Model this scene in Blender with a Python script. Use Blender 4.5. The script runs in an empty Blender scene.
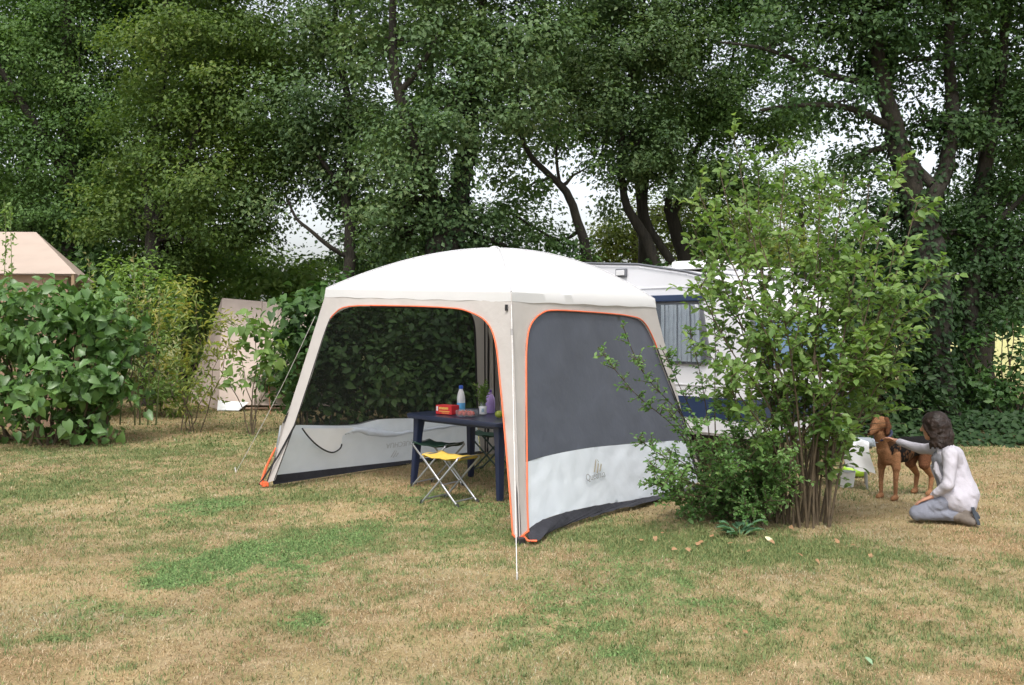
import bpy, bmesh, math, random
import numpy as np
from mathutils import Vector, Matrix
from mathutils.geometry import delaunay_2d_cdt

# ------------------------------------------------------------------ camera, sky, sun, exposure
SC = bpy.context.scene
FPX, EYE, HOR = 1000.0, 1.6, 325.0          # focal length in pixels, eye height, horizon row
cd = bpy.data.cameras.new('camera'); cam = bpy.data.objects.new('camera', cd)
SC.collection.objects.link(cam); SC.camera = cam
cam.location = (0, 0, EYE); cam.rotation_euler = (math.radians(90), 0, 0)
cd.sensor_width = 36; cd.lens = 36 * FPX / 1024
cd.shift_y = -(342.5 - HOR) / 1024
cd.clip_start = 0.05; cd.clip_end = 3000

SUN_EL, SUN_AZ = 58, 190                      # degrees; azimuth clockwise from +Y (behind the camera, left)
W = bpy.data.worlds.new('World'); SC.world = W; W.use_nodes = True
nt = W.node_tree; bg = nt.nodes['Background']
sky = nt.nodes.new('ShaderNodeTexSky'); sky.sky_type = 'NISHITA'; sky.sun_disc = False
sky.sun_elevation = math.radians(SUN_EL); sky.sun_rotation = math.radians(SUN_AZ)
sky.air_density = 1.0; sky.dust_density = 4.0; sky.ozone_density = 1.0
hs = nt.nodes.new('ShaderNodeHueSaturation'); hs.inputs['Saturation'].default_value = 0.30; hs.inputs['Value'].default_value = 2.0
nt.links.new(sky.outputs[0], hs.inputs['Color']); nt.links.new(hs.outputs[0], bg.inputs['Color'])
bg.inputs['Strength'].default_value = 0.15
sd = bpy.data.lights.new('sun', 'SUN'); sun = bpy.data.objects.new('sun', sd); SC.collection.objects.link(sun)
sd.energy = 1.8; sd.angle = math.radians(9); sd.color = (1.0, 0.95, 0.87)
az, el = math.radians(SUN_AZ), math.radians(SUN_EL)
sdir = Vector((math.sin(az) * math.cos(el), math.cos(az) * math.cos(el), math.sin(el)))
sun.rotation_euler = sdir.to_track_quat('Z', 'Y').to_euler()
SC.view_settings.view_transform = 'Standard'; SC.view_settings.look = 'None'
SC.view_settings.gamma = 1; SC.view_settings.use_curve_mapping = False
SC.view_settings.exposure = 0.02
SC.cycles.max_bounces = 8; SC.cycles.transparent_max_bounces = 12
SC.cycles.use_denoising = True

rnd = random.Random(7)
RG = np.random.default_rng(11)

# ------------------------------------------------------------------ helpers
def G(px, py, z=0.0):
    """ground point seen at a pixel of the photo"""
    Y = FPX * (EYE - z) / (py - HOR)
    return Vector(((px - 512) / FPX * Y, Y, z))
def P(px, py, Y):
    return Vector(((px - 512) / FPX * Y, Y, EYE - (py - HOR) / FPX * Y))
def proj(v):
    return 512 + FPX * v[0] / v[1], HOR - FPX * (v[2] - EYE) / v[1]

def hash2(xi, yi, seed):
    h = (xi.astype(np.int64) * 374761393 + yi.astype(np.int64) * 668265263 + seed * 974711) & 0xffffffff
    h = ((h ^ (h >> 13)) * 1274126177) & 0xffffffff
    return ((h ^ (h >> 16)) & 0xffff) / 65535.0
def vnoise(x, y, seed=0):
    x = np.asarray(x, float); y = np.asarray(y, float)
    xi = np.floor(x); yi = np.floor(y); fx = x - xi; fy = y - yi
    fx = fx * fx * (3 - 2 * fx); fy = fy * fy * (3 - 2 * fy)
    a = hash2(xi, yi, seed); b = hash2(xi + 1, yi, seed); c = hash2(xi, yi + 1, seed); d = hash2(xi + 1, yi + 1, seed)
    return (a * (1 - fx) + b * fx) * (1 - fy) + (c * (1 - fx) + d * fx) * fy
def fbm(x, y, seed=0, o=3):
    s = 0; a = 1.0; t = 0
    for k in range(o):
        s = s + a * vnoise(np.asarray(x) * 2 ** k, np.asarray(y) * 2 ** k, seed + 17 * k); t += a; a *= 0.55
    return s / t

def tag(o, label=None, cat=None, group=None, kind=None):
    if label: o['label'] = label
    if cat: o['category'] = cat
    if group: o['group'] = group
    if kind: o['kind'] = kind
    return o
def thing(name, label, cat, loc=(0, 0, 0), group=None, rz=0.0):
    o = bpy.data.objects.new(name, None); o.empty_display_size = 0.2
    o.location = loc; o.rotation_euler = (0, 0, rz); SC.collection.objects.link(o)
    return tag(o, label, cat, group)
def link_mesh(name, me, mat, parent):
    o = bpy.data.objects.new(name, me); SC.collection.objects.link(o)
    if mat: me.materials.append(mat)
    if parent: o.parent = parent
    return o
def rootloc(parent):
    while parent is not None and parent.parent is not None: parent = parent.parent
    return Vector(parent.location) if parent is not None else Vector((0, 0, 0))
def np_mesh(name, V, tris=None, quads=None, mat=None, parent=None, smooth=False, col=None, world=True):
    """one mesh object from numpy arrays; world coordinates are moved into the thing's own frame"""
    V = np.asarray(V, np.float32)
    if world and parent is not None: V = V - np.array(rootloc(parent), np.float32)
    me = bpy.data.meshes.new(name)
    loops = []; starts = []; totals = []; n = 0
    for f, k in ((tris, 3), (quads, 4)):
        if f is None or len(f) == 0: continue
        f = np.asarray(f, np.int32); loops.append(f.ravel()); starts.append(n + np.arange(len(f)) * k)
        totals.append(np.full(len(f), k)); n += f.size
    L = np.concatenate(loops); S = np.concatenate(starts).astype(np.int32); T = np.concatenate(totals).astype(np.int32)
    me.vertices.add(len(V)); me.vertices.foreach_set('co', V.ravel())
    me.loops.add(len(L)); me.loops.foreach_set('vertex_index', L)
    me.polygons.add(len(S)); me.polygons.foreach_set('loop_start', S); me.polygons.foreach_set('loop_total', T)
    if smooth: me.polygons.foreach_set('use_smooth', np.ones(len(S), bool))
    if col is not None:
        a = me.color_attributes.new('tint', 'FLOAT_COLOR', 'POINT')
        c = np.ones((len(V), 4), np.float32); c[:, :3] = col; a.data.foreach_set('color', c.ravel())
    me.update(calc_edges=True)
    return link_mesh(name, me, mat, parent)

class MB:
    """collects shapes into one mesh"""
    def __init__(s): s.v = []; s.f = []
    def add(s, vs, fs):
        n = len(s.v); s.v += [Vector(v) for v in vs]; s.f += [tuple(i + n for i in f) for f in fs]; return s
    def box(s, c, d, rz=0.0, taper=1.0, bevel=0.0, M=None):
        bm = bmesh.new(); bmesh.ops.create_cube(bm, size=1)
        for v in bm.verts:
            k = taper if v.co.z < 0 else 1.0
            v.co = Vector((v.co.x * d[0] * k, v.co.y * d[1] * k, v.co.z * d[2]))
        if bevel: bmesh.ops.bevel(bm, geom=list(bm.edges), offset=bevel, segments=2, profile=0.6, affect='EDGES')
        R = Matrix.Translation(Vector(c)) @ Matrix.Rotation(rz, 4, 'Z')
        if M: R = M @ R
        bm.verts.index_update()
        s.add([R @ v.co for v in bm.verts], [[v.index for v in f.verts] for f in bm.faces]); bm.free(); return s
    def tube(s, pts, r, n=8, cap=True):
        pts = [Vector(p) for p in pts]; m = len(pts)
        rr = list(r) if hasattr(r, '__len__') else [r] * m
        vs = []; fs = []; u = None
        for i, p in enumerate(pts):
            t = (pts[min(i + 1, m - 1)] - pts[max(i - 1, 0)])
            t = t.normalized() if t.length > 1e-9 else Vector((0, 0, 1))
            if u is None: u = t.orthogonal().normalized()
            else:
                u = u - t * u.dot(t); u = u.normalized() if u.length > 1e-6 else t.orthogonal().normalized()
            w = t.cross(u)
            for k in range(n):
                a = 2 * math.pi * k / n; vs.append(p + (u * math.cos(a) + w * math.sin(a)) * rr[i])
        for i in range(m - 1):
            for k in range(n):
                fs.append((i * n + k, i * n + (k + 1) % n, (i + 1) * n + (k + 1) % n, (i + 1) * n + k))
        if cap: fs.append(tuple(range(n - 1, -1, -1))); fs.append(tuple((m - 1) * n + k for k in range(n)))
        return s.add(vs, fs)
    def lathe(s, c, prof, n=24, cap=True):
        c = Vector(c); vs = []; fs = []
        for r, z in prof:
            for k in range(n):
                a = 2 * math.pi * k / n; vs.append(c + Vector((r * math.cos(a), r * math.sin(a), z)))
        for i in range(len(prof) - 1):
            for k in range(n): fs.append((i * n + k, i * n + (k + 1) % n, (i + 1) * n + (k + 1) % n, (i + 1) * n + k))
        if cap: fs.append(tuple(range(n - 1, -1, -1))); fs.append(tuple((len(prof) - 1) * n + k for k in range(n)))
        return s.add(vs, fs)
    def ball(s, c, r, n=10):
        bm = bmesh.new(); bmesh.ops.create_uvsphere(bm, u_segments=n + 4, v_segments=n, radius=1)
        r = (r, r, r) if not hasattr(r, '__len__') else r
        bm.verts.index_update()
        s.add([Vector(c) + Vector((v.co.x * r[0], v.co.y * r[1], v.co.z * r[2])) for v in bm.verts], [[v.index for v in f.verts] for f in bm.faces])
        bm.free(); return s
    def prism(s, poly, w0, w1, fn):
        """extrude a 2-D outline; fn(a, b, w) -> point"""
        n = len(poly); vs = [fn(a, b, w0) for a, b in poly] + [fn(a, b, w1) for a, b in poly]
        fs = [tuple(range(n)), tuple(range(2 * n - 1, n - 1, -1))] + [(i, n + i, n + (i + 1) % n, (i + 1) % n) for i in range(n)]
        return s.add(vs, fs)
    def build(s, name, mat, parent=None, smooth=False, world=True, bevel=0.0):
        off = rootloc(parent) if (world and parent is not None) else Vector((0, 0, 0))
        me = bpy.data.meshes.new(name); me.from_pydata([tuple(v - off) for v in s.v], [], s.f)
        bm = bmesh.new(); bm.from_mesh(me); bmesh.ops.recalc_face_normals(bm, faces=bm.faces)
        if bevel: bmesh.ops.bevel(bm, geom=list(bm.edges), offset=bevel, segments=2, affect='EDGES')
        bm.to_mesh(me); bm.free()
        if smooth:
            me.polygons.foreach_set('use_smooth', np.ones(len(me.polygons), bool))
            me.set_sharp_from_angle(angle=math.radians(45))
        return link_mesh(name, me, mat, parent)

# ------------------------------------------------------------------ materials
def nodes(name):
    m = bpy.data.materials.new(name); m.use_nodes = True
    return m, m.node_tree, m.node_tree.nodes['Principled BSDF']
def node(nt, kind, **kw):
    n = nt.nodes.new(kind)
    for k, v in kw.items():
        if k in n.inputs: n.inputs[k].default_value = v
        else: setattr(n, k, v)
    return n
def ramp(nt, stops):
    r = nt.nodes.new('ShaderNodeValToRGB'); e = r.color_ramp.elements
    while len(e) < len(stops): e.new(0.5)
    for i, (p, c) in enumerate(stops): e[i].position = p; e[i].color = (*c, 1)
    return r
def paint(name, col, rough=0.5, var=0.12, scale=6.0, bump=0.0, bscale=30.0, metal=0.0, transl=0.0, spec=0.5, detail=4.0):
    """plain surface with slight mottling, a little bump and (for cloth) light passing through"""
    m, nt, b = nodes(name)
    tc = node(nt, 'ShaderNodeTexCoord'); nz = node(nt, 'ShaderNodeTexNoise', Scale=scale, Detail=detail)
    nt.links.new(tc.outputs['Object'], nz.inputs['Vector'])
    r = ramp(nt, [(0.3, [c * (1 - var) for c in col]), (0.7, [min(1, c * (1 + var)) for c in col])])
    nt.links.new(nz.outputs['Fac'], r.inputs['Fac']); nt.links.new(r.outputs[0], b.inputs['Base Color'])
    b.inputs['Roughness'].default_value = rough; b.inputs['Metallic'].default_value = metal
    b.inputs['Specular IOR Level'].default_value = spec
    if bump:
        n2 = node(nt, 'ShaderNodeTexNoise', Scale=bscale, Detail=5.0); bp = node(nt, 'ShaderNodeBump', Strength=bump, Distance=0.02)
        nt.links.new(tc.outputs['Object'], n2.inputs['Vector']); nt.links.new(n2.outputs['Fac'], bp.inputs['Height'])
        nt.links.new(bp.outputs[0], b.inputs['Normal'])
    if transl:
        t = node(nt, 'ShaderNodeBsdfTranslucent'); mx = node(nt, 'ShaderNodeMixShader'); mx.inputs[0].default_value = transl
        nt.links.new(r.outputs[0], t.inputs['Color'])
        nt.links.new(b.outputs[0], mx.inputs[1]); nt.links.new(t.outputs[0], mx.inputs[2])
        nt.links.new(mx.outputs[0], nt.nodes['Material Output'].inputs['Surface'])
    return m
def leafmat(name, cols, rough=0.45, transl=0.3, clump=0.8, spec=0.5):
    """leaf colour varies from leaf to leaf and from clump to clump"""
    m, nt, b = nodes(name)
    g = node(nt, 'ShaderNodeNewGeometry'); tc = node(nt, 'ShaderNodeTexCoord')
    nz = node(nt, 'ShaderNodeTexNoise', Scale=clump, Detail=2.0); nt.links.new(tc.outputs['Object'], nz.inputs['Vector'])
    mth = node(nt, 'ShaderNodeMath', operation='MULTIPLY_ADD'); mth.inputs[1].default_value = 0.55
    ad = node(nt, 'ShaderNodeMath', operation='MULTIPLY_ADD'); ad.inputs[1].default_value = 1.3; ad.inputs[2].default_value = -0.42
    nt.links.new(nz.outputs['Fac'], ad.inputs[0])
    nt.links.new(g.outputs['Random Per Island'], mth.inputs[0]); nt.links.new(ad.outputs[0], mth.inputs[2])
    n = len(cols); r = ramp(nt, [(0.08 + 0.88 * i / (n - 1), c) for i, c in enumerate(cols)])
    nt.links.new(mth.outputs[0], r.inputs['Fac']); nt.links.new(r.outputs[0], b.inputs['Base Color'])
    b.inputs['Roughness'].default_value = rough; b.inputs['Specular IOR Level'].default_value = spec
    t = node(nt, 'ShaderNodeBsdfTranslucent'); mx = node(nt, 'ShaderNodeMixShader'); mx.inputs[0].default_value = transl
    tm = node(nt, 'ShaderNodeMix', data_type='RGBA', blend_type='MULTIPLY'); tm.inputs[0].default_value = 1.0
    tm.inputs[7].default_value = (1.5, 1.6, 0.8, 1); nt.links.new(r.outputs[0], tm.inputs[6])
    nt.links.new(tm.outputs[2], t.inputs['Color'])
    nt.links.new(b.outputs[0], mx.inputs[1]); nt.links.new(t.outputs[0], mx.inputs[2])
    nt.links.new(mx.outputs[0], nt.nodes['Material Output'].inputs['Surface'])
    return m
def tintmat(name, rough=0.8, transl=0.0, noise=0.0, nscale=60.0, spec=0.3, bump=0.0):
    m, nt, b = nodes(name)
    a = node(nt, 'ShaderNodeAttribute', attribute_name='tint'); out = a.outputs['Color']
    if noise:
        tc = node(nt, 'ShaderNodeTexCoord'); nz = node(nt, 'ShaderNodeTexNoise', Scale=nscale, Detail=6.0); nt.links.new(tc.outputs['Object'], nz.inputs['Vector'])
        r = ramp(nt, [(0.25, [1 - noise] * 3), (0.75, [1 + noise] * 3)]); nt.links.new(nz.outputs['Fac'], r.inputs['Fac'])
        mm = node(nt, 'ShaderNodeMix', data_type='RGBA', blend_type='MULTIPLY'); mm.inputs[0].default_value = 1
        nt.links.new(out, mm.inputs[6]); nt.links.new(r.outputs[0], mm.inputs[7]); out = mm.outputs[2]
        if bump:
            bp = node(nt, 'ShaderNodeBump', Strength=bump, Distance=0.02); nt.links.new(nz.outputs['Fac'], bp.inputs['Height']); nt.links.new(bp.outputs[0], b.inputs['Normal'])
    nt.links.new(out, b.inputs['Base Color']); b.inputs['Roughness'].default_value = rough; b.inputs['Specular IOR Level'].default_value = spec
    if transl:
        t = node(nt, 'ShaderNodeBsdfTranslucent'); mx = node(nt, 'ShaderNodeMixShader'); mx.inputs[0].default_value = transl
        nt.links.new(out, t.inputs['Color']); nt.links.new(b.outputs[0], mx.inputs[1]); nt.links.new(t.outputs[0], mx.inputs[2])
        nt.links.new(mx.outputs[0], nt.nodes['Material Output'].inputs['Surface'])
    return m
def barkmat(name, c1, c2):
    m, nt, b = nodes(name)
    tc = node(nt, 'ShaderNodeTexCoord'); mp = node(nt, 'ShaderNodeMapping'); mp.inputs['Scale'].default_value = (14, 14, 3)
    nz = node(nt, 'ShaderNodeTexNoise', Scale=1.0, Detail=6.0, Roughness=0.7)
    nt.links.new(tc.outputs['Object'], mp.inputs[0]); nt.links.new(mp.outputs[0], nz.inputs['Vector'])
    r = ramp(nt, [(0.32, c1), (0.68, c2)]); nt.links.new(nz.outputs['Fac'], r.inputs['Fac']); nt.links.new(r.outputs[0], b.inputs['Base Color'])
    bp = node(nt, 'ShaderNodeBump', Strength=0.9, Distance=0.05); nt.links.new(nz.outputs['Fac'], bp.inputs['Height']); nt.links.new(bp.outputs[0], b.inputs['Normal'])
    b.inputs['Roughness'].default_value = 0.9
    return m

# ------------------------------------------------------------------ leaves
T_RHOMB = (np.array([(0, 0, 0), (-.5, .45, .14), (0, 1, -.08), (.5, .45, .14)]), [(0, 3, 2), (0, 2, 1)], [])
T_OVAL = (np.array([(0, 0, 0), (-.38, .25, .08), (-.46, .6, .08), (0, 1, -.10), (.46, .6, .08), (.38, .25, .08), (0, .5, 0)]), [], [(0, 5, 4, 6), (6, 4, 3, 3), (0, 6, 2, 1), (6, 3, 3, 2)])
T_OVAL = (T_OVAL[0], [(6, 4, 3), (6, 3, 2)], [(0, 5, 4, 6), (0, 6, 2, 1)])
T_HEART = (np.array([(0, .04, 0), (-.34, -.10, .03), (-.52, .22, .10), (-.34, .62, .05), (0, 1, -.22), (.34, .62, .05), (.52, .22, .10), (.34, -.10, .03), (0, .5, .0)]), [], [(0, 8, 2, 1), (8, 4, 3, 2), (8, 6, 5, 4), (0, 7, 6, 8)])
def unit(a): return a / np.maximum(np.linalg.norm(a, axis=1, keepdims=True), 1e-9)
def leaf_arrays(C, N, D, L, Wd, tmpl):
    N = unit(N); D = D - N * np.sum(D * N, 1, keepdims=True); D = unit(D); S = np.cross(D, N)
    T = tmpl[0]; k = len(T); n = len(C); L = np.asarray(L)[:, None, None]; Wd = np.asarray(Wd)[:, None, None]
    V = C[:, None, :] + T[None, :, 0:1] * Wd * S[:, None, :] + T[None, :, 1:2] * L * D[:, None, :] + T[None, :, 2:3] * L * N[:, None, :]
    o = (np.arange(n) * k)[:, None, None]
    tr = (np.array(tmpl[1])[None] + o).reshape(-1, 3) if tmpl[1] else None
    qd = (np.array(tmpl[2])[None] + o).reshape(-1, 4) if tmpl[2] else None
    return V.reshape(-1, 3), tr, qd
def leaves(name, C, N, D, L, Wd, tmpl, mat, parent):
    V, t, q = leaf_arrays(C, N, D, L, Wd, tmpl); return np_mesh(name, V, t, q, mat, parent)
def rdir(n): return unit(RG.normal(size=(n, 3)))

# ------------------------------------------------------------------ ground and grass
# patches of greener lawn: centre and half-size taken from the photo, laid on the ground in metres
PATCH = []
def patch(px, py, rx, ry, s, kind='clover'):
    c = G(px, py); PATCH.append((c.x, c.y, rx * c.y / 1000, ry * c.y / (py - HOR), s, kind))
for a in [(255, 560, 90, 22, .62), (345, 536, 50, 13, .42), (175, 578, 45, 14, .5), (205, 506, 36, 9, .55), (310, 622, 22, 7, .6),
          (590, 600, 90, 20, .24), (640, 570, 70, 16, .25), (560, 630, 60, 14, .35), (130, 640, 16, 7, .5), (60, 635, 30, 6, .35), (70, 605, 30, 7, .3), (150, 612, 60, 8, .3),
          (450, 535, 60, 20, .22), (480, 508, 25, 8, .4), (435, 500, 40, 8, .3), (700, 605, 30, 9, .4), (740, 625, 40, 9, .3), (620, 655, 25, 7, .4), (690, 585, 15, 6, .4)]:
    patch(*a)
for a in [(35, 490, 60, 14, .42), (100, 455, 120, 12, .25), (230, 445, 60, 12, .30), (160, 480, 70, 9, .15), (300, 497, 50, 12, .35), (350, 585, 160, 30, .10)]:
    patch(*a, 'olive')
for a in [(735, 545, 110, 15, .62), (800, 552, 90, 15, .55), (880, 600, 100, 20, .15), (800, 660, 200, 22, .18), (600, 540, 60, 16, .35), (960, 560, 60, 30, .2), (990, 640, 80, 50, .25), (1000, 545, 60, 16, .3), (640, 665, 120, 20, .2)]:
    patch(*a, 'shade_grass')
DRY = []
for px, py, rx, ry, s in [(930, 540, 100, 22, .5), (900, 510, 120, 12, .4), (90, 600, 120, 40, .3), (300, 660, 200, 30, .3), (650, 508, 60, 8, .35), (450, 600, 80, 16, .15), (400, 478, 80, 14, .4), (330, 510, 60, 8, .3), (760, 590, 80, 10, .25), (960, 470, 80, 10, .4)]:
    c = G(px, py); DRY.append((c.x, c.y, rx * c.y / 1000, ry * c.y / (py - HOR), s))
def hill(X, Y):
    return 0.03 * (fbm(X * .5, Y * .5, 3) - .5) + 0.025 * (fbm(X * 2.3, Y * 2.3, 5) - .5)
def lawn(X, Y):
    g = 0.265 + 0.55 * (fbm(X * .8, Y * .8, 21, 4) - .5) + 1.0 * (fbm(X * 5.5, Y * 4.5, 22, 3) - .5) + .75 * (fbm(X * 17, Y * 14, 23, 2) - .5)
    cl = np.zeros_like(X); ol = np.zeros_like(X)
    rag = 1.05 + 2.2 * (fbm(X * 2.4, Y * 2.4, 25, 4) - .5) + 1.6 * (fbm(X * 13, Y * 11, 26, 2) - .5)
    for cx, cy, rx, ry, s, k in PATCH:
        m = s * np.exp(-(((X - cx) / rx) ** 2 + ((Y - cy) / ry) ** 2) * .8) * np.clip(rag, .1, 1.8)
        g = g + m
        if k == 'clover': cl = np.maximum(cl, m)
        else: ol = np.maximum(ol, m)
    for cx, cy, rx, ry, s in DRY: g = g - s * np.exp(-(((X - cx) / rx) ** 2 + ((Y - cy) / ry) ** 2))
    return g, cl, ol
STRAW = np.array([(.43, .335, .195), (.375, .27, .15), (.475, .40, .275), (.315, .235, .13), (.41, .30, .175)])
GREEN = np.array([(.15, .21, .075), (.12, .185, .07), (.20, .235, .09), (.25, .245, .105)])
CLOV = np.array([(.16, .26, .085), (.20, .30, .11), (.125, .22, .07)])
def mix(a, b, t): return a * (1 - t[:, None]) + b * t[:, None]

def axis(lo, hi, step, far_lo, far_hi, n=14):
    a = np.arange(lo, hi + 1e-6, step)
    l = lo - (np.geomspace(step, lo - far_lo, n))[::-1]; h = hi + np.geomspace(step, far_hi - hi, n)
    return np.concatenate([l, a, h])
xs = axis(-11, 11, .055, -1500, 1500, 26); ys = axis(3.5, 19, .055, -300, 1600, 26)
XX, YY = np.meshgrid(xs, ys); X = XX.ravel(); Y = YY.ravel()
g, cl, ol = lawn(X, Y)
t1 = fbm(X * 2.2, Y * 2.2, 31, 3); t2 = fbm(X * 9, Y * 9, 32, 3)
base = mix(np.tile((.31, .245, .125), (len(X), 1)), np.tile((.22, .16, .082), (len(X), 1)), np.clip((t1 - .3) * 2.2, 0, 1))
base = mix(base, np.tile((.39, .31, .19), (len(X), 1)), np.clip((t2 - .5) * 2.2, 0, 1))
grn = mix(np.tile((.11, .145, .05), (len(X), 1)), np.tile((.075, .14, .05), (len(X), 1)), np.clip(cl * 1.5, 0, 1))
base = mix(base, grn, np.clip((g - .32) * 1.7, 0, .9))
far = np.clip((np.hypot(X, Y) - 26) / 14, 0, 1)
base = mix(base, np.tile((.17, .17, .07), (len(X), 1)) + np.clip((X - 8) / 4, 0, 1)[:, None] * np.array([[.26, .24, .11]]), far)
ny, nx = len(ys), len(xs); idx = np.arange(nx * ny).reshape(ny, nx)
quads = np.stack([idx[:-1, :-1], idx[:-1, 1:], idx[1:, 1:], idx[1:, :-1]], -1).reshape(-1, 4)
near = np.clip(1 - (np.hypot(X, Y) - 24) / 10, 0, 1)
V = np.stack([X, Y, hill(X, Y) * near], 1)
ground = np_mesh('ground', V, None, quads, tintmat('dry lawn soil', .95, 0, .22, 70, .1, .5), None, True, base)
tag(ground, kind='structure')

def blades(name, n, y0, y1, x_slope, hmin, hmax, wid, mat, pad=1.0):
    Yb = np.sqrt(RG.uniform(y0 ** 2, y1 ** 2, n)); Xb = RG.uniform(-1, 1, n) * (x_slope * Yb + pad)
    g, cl, ol = lawn(Xb, Yb)
    gr = g + RG.normal(0, .29, n); isg = gr > .50; isc = isg & (RG.uniform(0, 1, n) < np.clip(cl * 2.2, 0, .85))
    keep = isg | (RG.uniform(0, 1, n) < .80)
    t = RG.uniform(0, 1, n); c = STRAW[RG.integers(0, len(STRAW), n)]
    tone = fbm(Xb * 1.6, Yb * 1.6, 41, 3)[:, None]
    c = c * (.78 + .5 * tone) * (1 + np.array([.08, -.02, -.05]) * (fbm(Xb * 1.1, Yb * 1.1, 43)[:, None] - .5) * 4)
    cg = GREEN[RG.integers(0, len(GREEN), n)]; cc = CLOV[RG.integers(0, len(CLOV), n)]
    semi = (~isg) & (gr > .27); c[semi] = c[semi] * .55 + cg[semi] * .45
    c[isg] = cg[isg]; c[isc] = cc[isc]
    c = c * RG.uniform(.86, 1.14, (n, 1))
    h = RG.uniform(hmin, hmax, n) * np.where(isg, 1.15, 1.0) * np.where(isc, .75, 1); w = wid * RG.uniform(.7, 1.3, n) * np.where(isc, 2.6, np.where(isg, 1.15, 1))
    lean = np.where(isg, RG.uniform(.25, .9, n), RG.uniform(.5, 1.45, n)); lean = np.where(isc, RG.uniform(.8, 1.4, n), lean)
    a = RG.uniform(0, 2 * np.pi, n); d = np.stack([np.cos(a) * np.sin(lean), np.sin(a) * np.sin(lean), np.cos(lean)], 1)
    sx = np.stack([-np.sin(a), np.cos(a), np.zeros(n)], 1)
    b = np.stack([Xb, Yb, hill(Xb, Yb) - .004], 1); 
    m = b + d * (h * .55)[:, None]; d2 = unit(d + np.array([0, 0, -.45]) + RG.normal(0, .25, (n, 3))); tp = m + d2 * (h * .5)[:, None]
    tp[:, 2] = np.maximum(tp[:, 2], b[:, 2] + .008)
    hw = (w / 2)[:, None]
    Vv = np.stack([b - sx * hw, b + sx * hw, m + sx * hw * .9, m - sx * hw * .9, tp], 1)[keep]
    c = c[keep]; k = len(c); o = (np.arange(k) * 5)[:, None]
    return np_mesh(name, Vv.reshape(-1, 3), np.array([[3, 2, 4]]) + o, np.array([[0, 1, 2, 3]]) + o, mat, None, False, np.repeat(c, 5, 0))
gm = tintmat('grass blade', .7, .25, 0, 1, .25)
o1 = blades('short_grass', 360000, 4.0, 8.0, .56, .014, .040, .0034, gm); tag(o1, kind='stuff')
o2 = blades('short_grass', 260000, 8.0, 13.0, .56, .016, .042, .0055, gm); tag(o2, kind='stuff')
o3 = blades('short_grass', 90000, 13.0, 20.0, .56, .02, .055, .011, gm); tag(o3, kind='stuff')
for o, l in ((o1, 'short sun dried grass and clover nearest the camera'), (o2, 'short dry grass around the gazebo and the shrub'), (o3, 'dry grass farther back before the shrubs')): tag(o, l, 'grass')

# ------------------------------------------------------------------ trees and plants
BARK = barkmat('dark bark', (.012, .010, .007), (.036, .030, .021))
BARK2 = barkmat('grey brown bark', (.07, .055, .04), (.17, .14, .10))
STEM = paint('shrub stem', (.085, .062, .036), .8, .3, 20)
GSTEM = paint('green stem', (.12, .15, .05), .7, .25, 20)
OAK = leafmat('oak leaf', [(0.048, 0.098, 0.030), (0.081, 0.151, 0.045), (0.106, 0.186, 0.056), (0.153, 0.229, 0.069)], .55, .3, .5, .22)
OAK_SHADE = leafmat('shade darkened oak leaf', [(0.026, 0.057, 0.021), (0.043, 0.088, 0.031), (0.057, 0.109, 0.038), (0.082, 0.134, 0.048)], .55, .3, .5, .22)  # darker copy of the oak leaf, shade of the right-hand trees put into its colour
OAKO = leafmat('olive oak leaf', [(0.045, 0.083, 0.023), (0.078, 0.131, 0.035), (0.108, 0.165, 0.039), (0.158, 0.199, 0.050)], .55, .35, .5, .22)
OAKB = leafmat('blue green oak leaf', [(0.052, 0.101, 0.043), (0.083, 0.144, 0.058), (0.114, 0.180, 0.071), (0.164, 0.212, 0.088)], .52, .28, .5, .28)
HEDGE = leafmat('hedge leaf', [(0.025, 0.063, 0.021), (0.046, 0.098, 0.028), (0.069, 0.138, 0.039), (0.115, 0.184, 0.057)], .5, .28, .9, .3)
LIGHT = leafmat('light green leaf', [(0.097, 0.166, 0.041), (0.138, 0.235, 0.062), (0.193, 0.289, 0.083), (0.262, 0.344, 0.110)], .5, .4, .9)
BRIGHT = leafmat('sunny leaf', [(.11, .16, .035), (.16, .21, .05), (.22, .26, .07), (.28, .30, .10)], .5, .45, .9)
BIGLEAF = leafmat('large leaf', [(0.055, 0.118, 0.034), (0.081, 0.165, 0.044), (0.109, 0.204, 0.058), (0.157, 0.256, 0.083)], .38, .25, 1.2)
SHRUB = leafmat('shrub leaf', [(0.083, 0.156, 0.043), (0.127, 0.216, 0.057), (0.172, 0.264, 0.074), (0.242, 0.336, 0.103)], .5, .38, 1.6, .35)
SMALL = leafmat('small shrub leaf', [(0.066, 0.144, 0.042), (0.102, 0.204, 0.058), (0.138, 0.246, 0.078), (0.192, 0.312, 0.102)], .5, .38, 2.5, .35)
WILLOW = leafmat('willow leaf', [(0.146, 0.213, 0.062), (0.224, 0.280, 0.078), (0.269, 0.280, 0.067), (0.426, 0.358, 0.090)], .5, .4, 1.8)
IVY_SHADE = leafmat('ivy leaf', [(.016, .038, .014), (.026, .055, .019), (.04, .075, .026)], .55, .2, 1.0, .2)  # real ivy; its dark green also paints shade onto the right-hand thickets
BLUEL = leafmat('blue green leaf', [(.10, .20, .11), (.13, .25, .15)], .5, .25, 2)
DEADL = leafmat('dead leaf', [(.20, .10, .05), (.32, .18, .09), (.42, .27, .16)], .7, .15, 2)

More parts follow.
